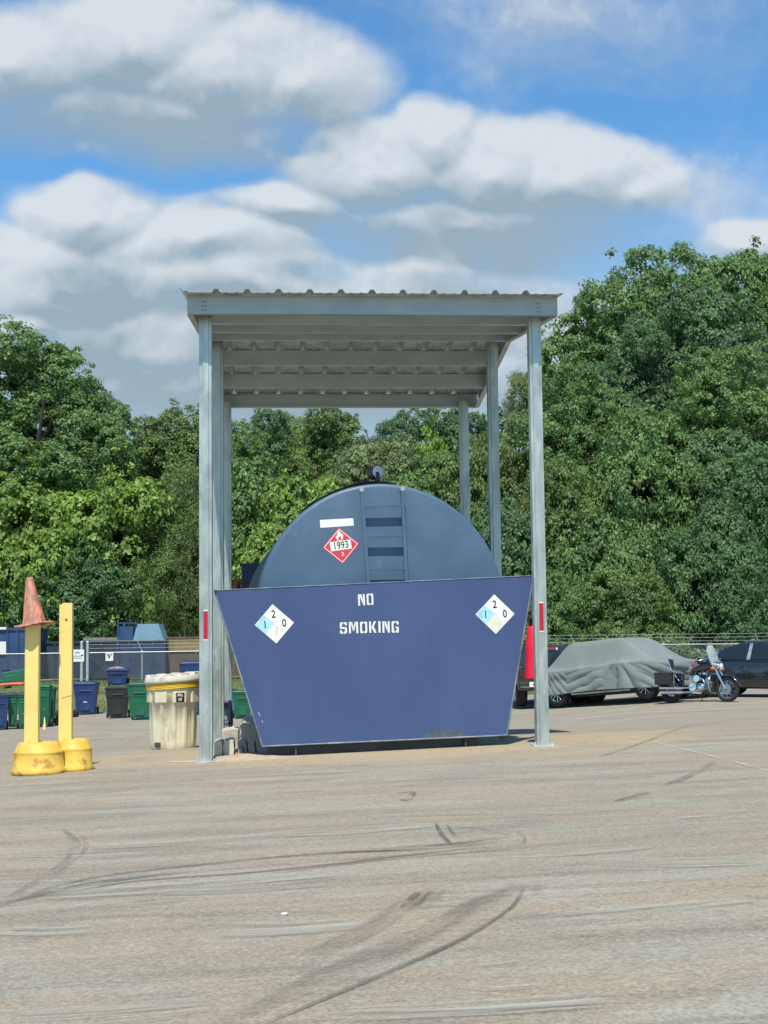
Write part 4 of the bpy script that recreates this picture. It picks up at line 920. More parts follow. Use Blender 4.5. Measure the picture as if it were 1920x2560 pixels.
def s2(b, w, h):
    for x, z, r in ((.3, .72, .09), (.72, .76, .09), (.5, .6, .07), (.45, .42, .10)): b.cyl((w * x, -.004, h * z), (w * x, -.001, h * z), w * r * 1.3, n=10)
    b.bx(w * .4, w * .58, -.004, -.001, h * .4, h * .7); b.bx(w * .2, w * .36, -.004, -.001, h * .66, h * .8)
fsign(264, 1631, 283, 1652, FYY - .12, 'small square white sign with dark figures, on the fence above the black bin', s2)
# ================================================================== CONTAINERS BEHIND THE LEFT FENCE
def container(px0, px1, pyt, Y, m, label, name='roll_off_container', depth=2.2, roof=None, ribs=8, extra=None, cat='container'):
    a, c = At(px0, pyt, Y), At(px1, pyt, Y); z0 = gz(a.x, Y); h = a.z - z0; w = c.x - a.x; t = thing(name, label, cat, (a.x, Y, z0), group='containers behind the left fence')
    b = MB(); b.bx(0, w, 0, depth, .15, h - .08); b.build('body', m, t)
    b = MB(); b.bx(-.04, w + .04, -.05, depth + .05, h - .08, h); b.build('top_rail', roof or m, t); b = MB(); b.bx(-.04, w + .04, -.05, .05, .1, .22); b.build('bottom_rail', m, t)
    for i in range(ribs): x = w * i / (ribs - 1); b = MB(); b.bx(x - .035, x + .035, -.05, -.001, .22, h - .081); b.build('rib', m, t)
    if extra: extra(t, w, h)
    return t
cb = mat('container_blue', (.018, .055, .15), .45, 0, .25, 1.5, ((.05, .07, .10), .5, 2, .5)); cdk = mat('container_dark_blue', (.022, .035, .06), .6, 0, .25, 1.2); clb = mat('trailer_pale_blue', (.17, .30, .38), .5, 0, .1, 2); cbr = mat('brown_box_paint', (.12, .085, .06), .6, 0, .2, 2); ctan = mat('tan_panel', (.24, .17, .08), .6, 0, .2, 3)  # blue and tan darkened: tree shade over the containers is in the colour
def ex0(t, w, h):
    a = At(-30, 1604, 56.4) ; b = MB(); x1 = At(16, 1600, 56.4).x - t.location.x; zt, zb2 = At(0, 1604, 56.4).z - t.location.z, At(0, 1637, 56.4).z - t.location.z; b.bx(x1 - 1.0, x1, -.07, -.055, zb2, zt); b.build('sign', signw, t)
    b = MB(); zt, zb2 = At(0, 1568, 56.4).z - t.location.z, At(0, 1574, 56.4).z - t.location.z; b.bx(x1 - 1.0, x1, -.1, .2, zb2, zt); b.build('white_edge', signw, t)
container(-60, 96, 1572, 56.4, cb, 'bright blue steel container with a white sign, at the left edge behind the gate', ribs=7, extra=ex0)
container(98, 292, 1604, 57.6, cdk, 'low dark navy container behind the paired gate posts', ribs=6)
def ex1(t, w, h):
    b = MB(); b.add([(0.6, -.02, h), (w * .98, -.02, h), (w * .86, .0, h + .62), (.75, 0, h + .62), (.6, 2.6, h), (w * .98, 2.6, h), (w * .86, 2.6, h + .62), (.75, 2.6, h + .62)], [(0, 1, 2, 3), (5, 4, 7, 6), (3, 2, 6, 7), (1, 5, 6, 2), (4, 0, 3, 7)]); b.build('pale_hood', clb, t)
    b = MB(); b.bx(-.0, .07, -.08, -.06, 0, h + .68); b.bx(0.08, .75, -.08, -.05, h + .62, h + .68); b.bx(.08, .6, -.03, 2.0, h, h + .55); b.build('frame', cb, t)
container(293, 412, 1601, 57.2, mat('truck_body_blue', (.028, .045, .10), .55, 0, .2, 2), 'blue refuse truck body with a pale sloping hood behind the fence', name='truck_body', extra=ex1, ribs=5, cat='truck')  # body blue darkened to carry tree shade as well
def ex2(t, w, h):
    for x0, x1 in ((.04, .42), (.58, .78)): b = MB(); b.bx(w * x0, w * x1, -.07, -.055, h - .55, h - .12); b.build('panel', ctan, t)
container(414, 640, 1592, 57.8, cbr, 'brown container with tan panels behind the left canopy posts', ribs=4, extra=ex2)
a = At(222, 1594, 60.5); t = thing('shed', 'low grey flat roofed shed beyond the dark navy container', 'shed', (a.x, 60.5, gz(a.x, 60.5))); hh = a.z - gz(a.x, 60.5); b = MB(); b.bx(0, 2.4, 0, 2, 0, hh - .12); b.build('wall', mat('shed_wall', (.16, .15, .13), .8), t); b = MB(); b.bx(-.2, 2.5, -.15, 2.1, hh - .12, hh); b.build('roof', mat('shed_roof', (.22, .21, .19), .8), t)
# ================================================================== FIRE EXTINGUISHER on the right front post
def ext():
    Y = PF + .28; a, c = At(1313, 1697, Y), At(1360, 1565, Y); r = .100; h = a.z - 0; cx = a.x + r; t = thing('fire_extinguisher', 'bright red fire extinguisher cover hung behind the right front canopy post', 'fire extinguisher', (cx, Y, a.z)); H = c.z - a.z
    red = mat('extinguisher_red', (.70, .008, .035), .4, 0, .05, 10)
    b = MB(); b.lathe([(.0001, 0), (r, 0), (r * 1.02, .01), (r * .98, .03), (r * .90, H * .55), (r * .86, H * .68), (r * .80, H * .71), (r * .79, H * .72), (r * .70, H * .93), (r * .58, H), (.0001, H)], n=32); b.build('cover', red, t)
    b = MB(); b.bx(.0, .06, -r * .93, -r * .88, H * .50, H * .68); b.build('label', white, t)
    b = MB(); b.tube([(-.03, 0, H), (-.05, -.03, H + .07), (-.01, -.05, H + .11), (.04, -.03, H + .06), (.05, 0, H)], .013); b.cyl((0, 0, H - .02), (0, 0, H + .06), .03, n=10); b.bx(-.05, .04, -.015, .015, H + .06, H + .08); b.build('valve_and_hose', black, t)
    b = MB(); b.bx(r * .5, r * 1.6, -.13, -.10, H * .6, H * .66); b.bx(-.02, .02, -.13, -r * .8, H * .6, H * .66); b.build('bracket', dark_steel, t)
ext()
# ================================================================== VEHICLES
chrome = mat('chrome', (.72, .72, .73), .12, 1.0, .05, 9); blackp = mat('black_car_paint', (.012, .016, .024), .22, 0, .1, 4, coat=1.0)
cglass = glassmat('tinted_glass', (.015, .02, .024), .93, .03); alloy = mat('alloy_rim', (.55, .56, .57), .25, .9, .08); tyre_m = mat('tyre_rubber', (.016, .016, .017), .8, 0, .2, 12)
pl_m = mat('plastic_trim', (.02, .021, .023), .6, 0, .2)
def wheel(parent, c, r, w, s, spokes=5, name='wheel', rimcol=None):
    """axis along local y; s = outward direction"""
    x, y, z = c; e = bpy.data.objects.new(name, None); COL.objects.link(e); e.parent = parent; e.location = c
    rot = Matrix.Rotation(-pi / 2 * 1, 3, 'X')
    b = MB(); ri = r * .66; b.lathe([(ri, -w / 2), (r * .93, -w / 2), (r * .985, -w * .40), (r, -w * .25), (r, w * .25), (r * .985, w * .40), (r * .93, w / 2), (ri, w / 2), (ri, -w / 2)], n=40, rot=rot); b.build('tyre', tyre_m, e)
    b = MB(); yo = s * w / 2; b.lathe([(ri * 1.0, s * w * .48), (ri * .93, s * w * .44), (ri * .9, s * w * .2), (ri * .9, -s * w * .3)], n=40, rot=rot)
    for k in range(spokes):
        for dd in (-.13, .13):
            a = 2 * pi * k / spokes + dd; a2 = 2 * pi * k / spokes + dd * 2.0
            b.cyl((cos(a) * ri * .12, s * w * .40, sin(a) * ri * .12), (cos(a2) * ri * .93, s * w * .42, sin(a2) * ri * .93), r * .045, r * .05, n=6)
    b.cyl((0, s * w * .3, 0), (0, s * w * .46, 0), ri * .2, n=16); b.build('rim', rimcol or alloy, e)
    b = MB(); b.cyl((0, -s * w * .25, 0), (0, -s * w * .2, 0), ri * .88, n=24); b.build('brake_disc', dark_steel, e)
    return e
# ---- dark SUV, rear view
def suv():
    Y = 39.6; p = G(1312, 1776); x0 = At(1296, 1700, Y).x; w = 1.86; z = gz(x0 + w / 2, Y) ; ztop = At(1400, 1613, Y).z
    H = ztop - z; t = thing('off_road_car', 'black boxy off-road car seen from behind, between the red extinguisher and the covered car', 'car', (x0 + w / 2, Y, z))
    b = MB(); st = [(0, .46, 1.0, .93), (.1, .44, 1.02, .93), (3.9, .44, 1.02, .90), (4.1, .5, .95, .80)]
    vs = []
    for y, zl, zh, hw in st: vs += [(-hw, y, zl), (hw, y, zl), (hw, y, zh), (-hw, y, zh)]
    fs = [(0, 1, 2, 3), (15, 14, 13, 12)] + [(4 * j + (i + 1) % 4, 4 * j + i, 4 * j + 4 + i, 4 * j + 4 + (i + 1) % 4) for j in range(3) for i in range(4)]
    b.add(vs, fs); b.build('body', blackp, t, bevel=.05, seg=3)
    b = MB(); vs = []
    for y, zz, hw in ((.02, 1.0, .86), (.12, H, .76), (2.0, H + .0, .76), (2.6, 1.02, .84)): vs += [(-hw, y, zz), (hw, y, zz)]
    b.add(vs, [(0, 1, 3, 2), (2, 3, 5, 4), (4, 5, 7, 6), (0, 2, 4, 6), (1, 7, 5, 3), (0, 6, 7, 1)]); b.build('cabin', blackp, t, bevel=.04, seg=3)
    b = MB(); b.add([(-.74, .035, 1.10), (.74, .035, 1.10), (.68, .085, H - .17), (-.68, .085, H - .17)], [(0, 1, 2, 3)]); b.build('rear_window', cglass, t)
    b = MB(); b.bx(-.13, .13, .05, .09, H - .12, H - .06); o = b.build('brake_light', mat('brake_light_red', (.40, .03, .03), .3), t)
    b = MB(); b.bx(-.16, -.115, .04, .09, H - .12, H - .06); b.bx(.115, .16, .04, .09, H - .12, H - .06); b.build('lamp_end', white, o)
    b = MB(); b.bx(-.93, .93, -.16, .02, .44, .68); b.build('bumper', pl_m, t, bevel=.03); b = MB(); b.bx(-.90, .90, -.17, -.162, .54, .555); b.build('bumper_trim', galv, t)
    b = MB(); b.bx(-.66, -.34, -.185, -.172, .55, .68); pl = b.build('licence_plate', white, t)
    b = MB(); b.cyl((-.56, -.187, .615), (-.56, -.19, .615), .025, n=8); b.cyl((-.50, -.187, .605), (-.50, -.19, .605), .02, n=8); b.bx(-.45, -.38, -.19, -.186, .59, .64); b.build('plate_marks', mat('plate_ink', (.15, .2, .3), .6), pl)
    for s in (-1, 1):
        b = MB(); b.bx(s * .84 - .06, s * .84 + .06, -.02, .03, .78, 1.0); b.build('tail_light', mat('tail_lamp_red', (.09, .008, .012), .3), t, bevel=.01)
        b = MB(); b.prism([(.0, .62), (.3, .92), (.9, .92), (1.2, .62)], lambda a, c, d_: (d_, a, c), s * .90, s * 1.02); b.build('wheel_arch', pl_m, t, bevel=.02)
        for yy in (.58, 3.2): wheel(t, (s * .80, yy, .38), .38, .30, s).rotation_euler = (0, 0, -pi / 2)
suv()
PA = radians(-48)     # parking direction of the row on the right
# ---- covered car
def covered():
    c = Vector((8.9, 38.3, 0)); z0 = gz(8.0, 38.2) * .5 + gz(9.6, 36.6) * .5
    hx = Vector((cos(PA), sin(PA), 0)); za_ = gz(c.x + hx.x * 1.3, c.y + hx.y * 1.3); zb2 = gz(c.x - hx.x * 1.3, c.y - hx.y * 1.3); pit = -math.atan((za_ - zb2) / 2.6)
    M = Matrix.Translation((c.x, c.y, (za_ + zb2) / 2)) @ Matrix.Rotation(PA, 4, 'Z') @ Matrix.Rotation(pit, 4, 'Y')
    t = thing('covered_car', 'car under a wrinkled grey-green fabric cover, parked behind the motorcycle', 'car', mat=M)
    cm = mat('cover_cloth', (.178, .205, .193), .85, 0, .06, 2.5, bump=.15, bscale=12)
    L_, Wd = 2.28, .93; ZR = 1.62
    def Htop(x, y):
        belt = 1.0 + .03 * sin(x * 1.2) - .10 * sstep(1.3, 2.3, x) - .04 * sstep(-1.5, -2.3, x)
        f = sstep(-2.0, -.85, x) * (1 - sstep(.48, 1.75, x)); side = sstep(.90, .62, abs(y))
        z = belt + (ZR - belt) * f * side
        z -= .05 * (abs(y) / .93) ** 4
        z -= .03 * (abs(x) / 2.28) ** 6
        z += .006 * noise.noise((x * 3.0, y * 3.5, 2)) + .004 * sin(9 * (x * .6 + y)) * (1 - side) * f
        return z
    mx, my, mz = .72, -1.06, 1.10
    b = MB(); NU, NQ, NS = 420, 40, 46
    def P(u):
        a = 2 * pi * u; e = (abs(cos(a)) ** 5 + abs(sin(a)) ** 5) ** (-1 / 5); return cos(a) * e, sin(a) * e
    def fn(u, v):
        cx, cy = P(u); q = v * (NQ + NS)
        if q <= NQ:
            k = q / NQ; x, y = cx * L_ * k, cy * Wd * k; z = Htop(x, y); p = Vector((x, y, z))
            d = Vector((x - mx, y + .93, 0)).length
            if d < .5 and y < -.5: p.z += .07 * (1 - d / .5) ** 2
            return p
        s = (q - NQ) / NS; x, y = cx * L_, cy * Wd; zt = Htop(x, y); hem = .30 + .03 * sin(a_ := 2 * pi * u * 3)
        z = lerp(zt, hem, s); nx, ny = cx ** 5 if cx > 0 else -abs(cx) ** 5, cy ** 5 if cy > 0 else -abs(cy) ** 5
        n = Vector((nx / L_, ny / Wd, 0)).normalized(); off = .02 + .05 * sin(s * pi * .5) 
        nw = noise.noise((x * 2.2, y * 2.2, z * 1.0))
        if cy < -.3:   # side facing the lot: folds fan out from the mirror, swags to both sides
            dx, dz = x - mx, mz - z; rr = sqrt(dx * dx + dz * dz) + 1e-4; th = atan2(dx, max(dz, .02))
            fan = (abs(sin(th * 5.2 + .7 + .5 * nw)) ** .6 - .55) * min(1, rr / .5) * .072 * (.35 + sstep(1.25, .2, abs(th)))
            sw_c = z - (.62 + .42 * abs(dx) - .55 * max(0, 1.3 - abs(dx + 1.7)) ** 1.5) if dx < 0 else z + .5 * dx
            sw = (abs(sin(sw_c * 13 + 1.6 * nw)) ** .7 - .5) * .040 * sstep(.35, .9, abs(dx)) * sstep(0, .25, s)
            off += fan + sw + .11 * max(0, 1 - sqrt(dx * dx * 3 + dz * dz * 1.2) / .55)
            zz = (zt - z)
            off -= .05 * sstep(.1, .5, s) * sstep(.5, 1.2, abs(dx))
        else:
            off += .035 * sin((x + y) * 16 + 5 * z + 3 * nw) * s + .03 * nw + .02 * sin(z * 17 + (y - x) * 9)
        off += .012 * noise.noise((x * 7, y * 7, z * 5)) * s
        return Vector((x, y, z)) + n * off
    b.grid(fn, NU, NQ + NS + 1, closeu=True); o = b.build('fabric_cover', cm, t); o.modifiers.new('s', 'SOLIDIFY').thickness = .004
    b = MB(); b.bx(-2.1, 2.1, -.72, .72, .26, .62); b.bx(-1.9, 1.9, -.5, .5, .2, .3); b.build('underbody', dark_steel, t)
    b = MB(); b.bx(-.9, .95, -.90, -.86, .26, .30); b.build('sill', galv, t)
    for x in (-1.38, 1.38):
        for s in (-1, 1): wheel(t, (x, s * .78, .34), .34, .24, s)
    b = MB(); b.tube([(2.3, .5, .28), (2.4, .6, .12), (2.45, .9, .06), (2.3, 1.3, .08)], .012); b.build('cover_strap', black, t)
    b = MB(); q = Vector((2.36, .45, .86)); b.bx(2.352, 2.358, .34, .56, .84, .90); b.build('cover_tag', mat('cover_tag_dark', (.12, .14, .13), .8), t)
covered()
# ---- black sedan
def sedan():
    pc = G(1862, 1760); c = Vector((12.65, 37.2, 0)); A = radians(-40); M = Matrix.Translation((c.x, c.y, gz(c.x - .6, c.y))) @ Matrix.Rotation(A, 4, 'Z')
    t = thing('parked_car', 'black car at the right edge of the photo, chrome mirror, parked behind the motorcycle', 'car', mat=M)
    # lower body loft
    st = [(-2.25, .55, .35, .78), (-2.15, .74, .26, .90), (-1.6, .86, .22, .97), (-.6, .90, .20, .95), (.6, .90, .20, .93), (1.3, .89, .21, .90), (1.9, .82, .24, .80), (2.2, .66, .28, .66), (2.28, .5, .36, .55)]
    b = MB(); n = 9
    def sec(s_):
        x, w, zl, zh = s_; pts = [(0, zl), (w * .8, zl), (w * .97, zl + .08), (w, lerp(zl, zh, .45)), (w * .985, lerp(zl, zh, .8)), (w * .92, zh), (w * .5, zh + .03), (0, zh + .04)]
        return [(x, y, z) for y, z in pts] + [(x, -y, z) for y, z in pts[-2:0:-1]]
    secs = [sec(s_) for s_ in st]; m = len(secs[0]); vs = [p for s_ in secs for p in s_]
    fs = [tuple(range(m)), tuple(range(len(vs) - 1, len(vs) - m - 1, -1))] + [(j * m + i, j * m + m + i, j * m + m + (i + 1) % m, j * m + (i + 1) % m) for j in range(len(st) - 1) for i in range(m)]
    b.add(vs, fs, 0, True); o = b.build('body', blackp, t); sb = o.modifiers.new('s', 'SUBSURF'); sb.levels = sb.render_levels = 2
    # greenhouse
    Zr = 1.44; G_ = [(-1.75, .93, .60, .80), (-1.0, Zr - .10, .58, .82), (-.3, Zr, .60, .84), (.25, Zr - .03, .58, .84), (1.15, .93, .52, .80)]
    def gsec(s_):
        x, z, wt, wb = s_; xb = x; pts = [(wb, .90), (lerp(wb, wt, .5) + .02, lerp(.9, z, .5)), (wt + .02, lerp(.9, z, .93)), (wt - .1, z), (0, z + .02)]
        return [(x, y, z_) for y, z_ in pts] + [(x, -y, z_) for y, z_ in pts[-2::-1]]
    secs = [gsec(s_) for s_ in G_]; m = len(secs[0]); vs = [p for s_ in secs for p in s_]; b = MB()
    b.add(vs, [(j * m + i, j * m + m + i, j * m + m + i + 1, j * m + i + 1) for j in range(len(G_) - 1) for i in range(m - 1)], 0, True); o = b.build('roof', blackp, t); sb = o.modifiers.new('s', 'SUBSURF'); sb.levels = sb.render_levels = 2
    def wy(z, s): return s * (lerp(.845, .655, (z - .90) / .5) + .012)
    for s in (-1, 1):
        for nm, q in (('rear_window', [(-1.32, .955), (-.42, .95), (-.36, Zr - .09), (-.62, Zr - .10), (-1.02, Zr - .2)]), ('front_window', [(-.30, .95), (.78, .945), (.42, Zr - .16), (.18, Zr - .09), (-.26, Zr - .08)])):
            b = MB(); b.add([(x, wy(z, s), z) for x, z in q], [tuple(range(len(q)))]); b.build(nm, cglass, t)
        b = MB(); b.add([(-.41, wy(.95, s) * 1.003, .95), (-.31, wy(.95, s) * 1.003, .95), (-.27, wy(Zr - .08, s) * 1.004, Zr - .08), (-.35, wy(Zr - .08, s) * 1.004, Zr - .08)], [(0, 1, 2, 3)]); b.build('door_pillar', mat('satin_pillar', (.33, .36, .37), .35, .5), t)
        pass
        mr = bpy.data.objects.new('side_mirror', None); COL.objects.link(mr); mr.parent = t
        b = MB(); b.sphere((.72, s * 1.0, 1.02), .115, 16, sc=(.6, 1, .55)); b.cyl((.74, s * .85, .97), (.73, s * .94, 1.0), .025, n=8); b.build('mirror_housing', blackp, mr)
        b = MB(); b.sphere((.735, s * 1.0, 1.04), .112, 16, sc=(.6, .98, .5)); b.build('mirror_cap', chrome, mr)
        for xx in (-.34, .95): b = MB(); b.ribbon([(xx, s * .9115, .3), (xx - .01, s * .912, .62), (xx, s * .895, .9)], .008, (0, s, 0)); b.build('door_seam', black_ink, t)
        for xx in (-.55, .35): b = MB(); b.box((xx, s * .912, .78), (.16, .025, .022)); b.build('door_handle', blackp, t, bevel=.006)
        for xx in (-1.38, 1.38): wheel(t, (xx, s * .80, .32), .32, .21, s)
    b = MB(); b.add([(.35, -.50, Zr - .08), (.35, .50, Zr - .08), (1.12, .62, .97), (1.12, -.62, .97)], [(0, 1, 2, 3)]); b.v = [(x + .02, y, z + .03) for x, y, z in b.v]; b.build('windscreen', glassmat('windscreen_glass', (.05, .08, .11), .9, .03), t)
sedan()
# ---- motorcycle (cruiser); local x forward, +y left, right side faces the lot
def moto():
    A = radians(-46); Ym = 35.2; xm_ = At(1747, 1700, Ym).x; zF, zR = gz(xm_ + .8 * cos(A), Ym + .8 * sin(A)), gz(xm_ - .8 * cos(A), Ym - .8 * sin(A)); c = Vector((xm_, Ym, (zF + zR) / 2 - .01)); M = Matrix.Translation(c) @ Matrix.Rotation(A, 4, 'Z') @ Matrix.Rotation(-math.atan((zF - zR) / 1.6), 4, 'Y') @ Matrix.Rotation(radians(-4), 4, 'X')
    t = thing('motorcycle', 'black and chrome cruiser motorcycle with tall clear windscreen and leather saddlebags', 'motorcycle', mat=M @ Matrix.Scale(.95, 4))
    mk = mat('bike_black', (.012, .012, .015), .2, 0, .1, 6, coat=1.0); lea = mat('black_leather', (.02, .02, .021), .5, 0, .2, 10, bump=.2, bscale=40); eng = mat('engine_metal', (.30, .30, .31), .3, .8, .2, 20)
    wr = .31
    def spoked(x, w, r=wr):
        e = bpy.data.objects.new('wheel', None); COL.objects.link(e); e.parent = t; e.location = (x, 0, r)
        b = MB(); tr = w / 2; b.tube([(cos(a) * (r - tr), 0, sin(a) * (r - tr)) for a in np.linspace(0, 2 * pi, 40)[:-1]], tr, 12, closed=True); b.build('tyre', tyre_m, e)
        b = MB(); b.tube([(cos(a) * (r - tr * 1.9), 0, sin(a) * (r - tr * 1.9)) for a in np.linspace(0, 2 * pi, 40)[:-1]], .018, 8, closed=True)
        for k in range(20): a = 2 * pi * k / 20; b.cyl((cos(a + .3) * .04, (-1) ** k * .03, sin(a + .3) * .04), (cos(a) * (r - tr * 1.9), 0, sin(a) * (r - tr * 1.9)), .005, n=5, cap=False)
        b.cyl((0, -.06, 0), (0, .06, 0), .045, n=14); b.build('rim', chrome, e)
        b = MB(); b.cyl((0, -.075, 0), (0, -.068, 0), .13, n=24); b.build('brake_disc', eng, e); return e
    F_ = .80; R_ = -.80; spoked(F_, .11, .325); spoked(R_, .15, .31)
    # fork, fenders
    b = MB()
    for s in (-1, 1): b.tube([(F_, s * .10, .325), (F_ - .18, s * .10, .66), (F_ - .36, s * .10, 1.0)], [.034, .030, .026], 10)
    b.build('front_fork', chrome, t)
    def fender(cx, r, w, a0, a1, name, cz):
        b = MB(); b.grid(lambda u, v: (cx + cos(lerp(a0, a1, u)) * (r - .035 * (2 * v - 1) ** 2), lerp(-w / 2, w / 2, v), cz + sin(lerp(a0, a1, u)) * (r - .035 * (2 * v - 1) ** 2)), 24, 9); o = b.build(name, mk, t); o.modifiers.new('s', 'SOLIDIFY').thickness = .006
    fender(F_, .37, .16, radians(15), radians(150), 'front_fender', .325); fender(R_, .38, .22, radians(20), radians(185), 'rear_fender', .34)
    # tank
    b = MB()
    def tk(u, v):
        x = lerp(-.16, .42, v); a = 2 * pi * u; w = .145 * sin(pi * (.18 + .72 * v)) ** .5; h = .13 * sin(pi * (.15 + .7 * v)) ** .6; return (x, cos(a) * w, .80 + .10 * v + sin(a) * h * (1 if sin(a) > 0 else .7))
    b.grid(tk, 24, 14, closeu=True); vs0 = len(b.v); b.add([tk(i / 24, 0) for i in range(24)], [tuple(range(24))]); b.add([tk(i / 24, 1) for i in range(24)], [tuple(range(24))[::-1]]); tkk = b.build('fuel_tank', mk, t)
    b = MB(); b.cyl((.15, 0, .98), (.15, 0, 1.005), .04, n=14); b.build('filler_cap', chrome, tkk)
    # seat
    b = MB()
    def seat(u, v):
        x = lerp(-.72, -.12, u); w = lerp(.13, .17, sin(pi * u)); a = pi * v; z = .72 + (.12 * sstep(-.30, -.55, x)) - .03 * sin(pi * u); return (x, cos(a) * w, z + sin(a) * .07)
    b.grid(seat, 20, 11); b.add([seat(0, i / 10) for i in range(11)], [tuple(range(11))]); b.add([seat(1, i / 10) for i in range(11)], [tuple(range(11))]); b.build('seat', lea, t)
    b = MB(); b.box((-.80, 0, 1.0), (.06, .20, .23), rot=Matrix.Rotation(-.15, 3, 'Y')); bk = b.build('backrest', lea, t, bevel=.045, seg=3)
    b = MB()
    for s in (-1, 1): b.tube([(-.55, s * .13, .60), (-.74, s * .13, .86), (-.83, s * .09, 1.06)], .011, 6)
    b.tube([(-.83, -.09, 1.06), (-.85, -.06, 1.12), (-.85, .06, 1.12), (-.83, .09, 1.06)], .011, 6); b.build('backrest_frame', chrome, t)
    # saddlebags
    for s in (-1, 1):
        b = MB(); b.box((-.86, s * .27, .60), (.50, .15, .30), taper=1.02); bag = b.build('saddlebag', lea, t, bevel=.04, seg=3)
        b = MB(); b.box((-.86, s * .275, .735), (.52, .165, .07)); b.build('saddlebag_flap', lea, bag, bevel=.025, seg=2)
        b = MB()
        for xx in (-1.02, -.95, -.86, -.77, -.70): b.sphere((xx, s * .352, .69), .011, 6)
        b.build('studs', chrome, bag)
        b = MB(); b.sphere((-.62, s * .22, .52), .03, 8); b.tube([(-.62, s * .2, .74), (-.60, s * .2, .45), (-.72, s * .2, .40)], .012, 6); b.build('bag_guard', chrome, bag)
    # engine V-twin
    b = MB(); b.box((.02, 0, .38), (.44, .26, .20)); b.cyl((-.10, -.17, .38), (-.10, .17, .38), .105, n=20); b.cyl((.13, -.16, .37), (.13, .16, .37), .115, n=20); en = b.build('engine', eng, t, bevel=.02)
    for a in (-.42, .42):
        b = MB(); ax = Vector((sin(a), 0, cos(a)))
        for k in range(7): q = Vector((.03, 0, .46)) + ax * (.04 * k); b.cyl(q, q + ax * .018, .085, n=16)
        b.cyl(Vector((.03, 0, .46)), Vector((.03, 0, .46)) + ax * .3, .065, n=14); b.build('cylinder', mat('cylinder_black', (.03, .03, .032), .4, .4), t)
        b = MB(); q = Vector((.03, 0, .46)) + ax * .28; b.cyl(q, q + ax * .06, .085, .06, n=16); b.build('rocker_cover', chrome, t)
    b = MB(); b.cyl((.05, -.22, .60), (.05, -.12, .60), .085, .09, n=20); b.build('air_cleaner', chrome, t)
    b = MB(); b.cyl((-.08, -.20, .385), (-.08, -.16, .385), .10, .105, n=20); b.sphere((.14, -.165, .37), .10, 14, sc=(1, .45, 1)); b.build('engine_cover', chrome, t)
    # exhausts
    for dz, k in ((0, 0), (.105, 1)):
        b = MB(); b.tube([(.16 - .2 * k, -.12, .60), (.26 - .25 * k, -.17, .48), (.18 - .2 * k, -.19, .32 + dz), (-.1, -.2, .27 + dz), (-.35, -.21, .26 + dz)], .022, 8); b.tube([(-.33, -.215, .26 + dz), (-.42, -.215, .26 + dz), (-1.0, -.225, .265 + dz * 1.1)], [.028, .044, .046], 12); b.build('exhaust_pipe', chrome, t)
    # frame, guards, boards
    b = MB(); b.tube([(F_ - .36, 0, 1.0), (.38, 0, .80), (.45, 0, .5), (.36, 0, .25), (0, 0, .20), (-.5, 0, .24), (-.62, 0, .5), (-.5, 0, .70), (0, 0, .80)], .022, 8); b.tube([(-.5, .12, .4), (R_, .12, .31)], .025, 6); b.tube([(-.5, -.12, .4), (R_, -.12, .31)], .025, 6); b.build('frame', mk, t)
    b = MB(); b.box((.44, 0, .52), (.05, .2, .34)); b.build('radiator', pl_m, t)
    b = MB(); b.tube([(.42, 0, .72), (.42, -.16, .70), (.44, -.30, .56), (.44, -.30, .38), (.42, -.16, .24), (.40, 0, .24)], .017, 8); b.tube([(.42, 0, .72), (.42, .16, .70), (.44, .30, .56), (.44, .30, .38), (.42, .16, .24), (.40, 0, .24)], .017, 8); b.build('engine_guard', chrome, t)
    for s in (-1, 1): b = MB(); b.box((.28, s * .27, .29), (.24, .09, .02)); b.build('footrest', pl_m, t, bevel=.006)
    b = MB(); b.cyl((0, .14, .3), (-.1, .3, .02), .012, n=6); b.build('kickstand', dark_steel, t)
    # bars, lamps
    b = MB(); b.tube([(.20, -.42, 1.02), (.30, -.34, 1.06), (.44, -.16, 1.13), (.46, 0, 1.04), (.44, .16, 1.13), (.30, .34, 1.06), (.20, .42, 1.02)], .013, 8); hb = b.build('handlebar', chrome, t)
    for s in (-1, 1):
        b = MB(); b.tube([(.16, s * .45, 1.01), (.24, s * .38, 1.035)], .019, 8); b.build('grip', black, hb)
        b = MB(); b.tube([(.30, s * .33, 1.06), (.30, s * .38, 1.18), (.27, s * .46, 1.25)], .008, 6); b.sphere((.27, s * .47, 1.27), .07, 14, sc=(.25, 1, .6)); b.build('mirror', chrome, hb)
        b = MB(); b.tube([(.33, s * .3, 1.05), (.45, s * .16, .95), (.46, s * .08, .8)], .006, 5); b.build('cable', black, hb)
    b = MB(); b.lathe([(.0001, .09), (.05, .085), (.09, .04), (.10, 0), (.098, -.02), (.07, -.10), (.0001, -.13)], (.56, 0, .90), 24, rot=Matrix.Rotation(pi / 2, 3, 'Y')); hl = b.build('headlight', chrome, t)
    b = MB(); b.lathe([(.0001, .012), (.06, .004), (.085, -.002)], (.645, 0, .90), 24, rot=Matrix.Rotation(pi / 2, 3, 'Y')); b.build('lens', mat('lamp_lens', (.75, .76, .75), .15), hl)
    for s in (-1, 1):
        b = MB(); b.tube([(.5, s * .06, .84), (.52, s * .2, .84)], .008, 6); b.build('lamp_bracket', chrome, t)
        b = MB(); b.lathe([(.0001, .04), (.035, .035), (.045, 0), (.03, -.06), (.0001, -.07)], (.54, s * .24, .84), 14, rot=Matrix.Rotation(pi / 2, 3, 'Y')); b.build('turn_signal', mat('amber_lens', (.65, .15, .02), .3), t)
        b = MB(); b.lathe([(.0001, .04), (.05, .03), (.06, 0), (.03, -.08)], (.56, s * .15, .93), 14, rot=Matrix.Rotation(pi / 2, 3, 'Y')); b.build('driving_light', chrome, t)
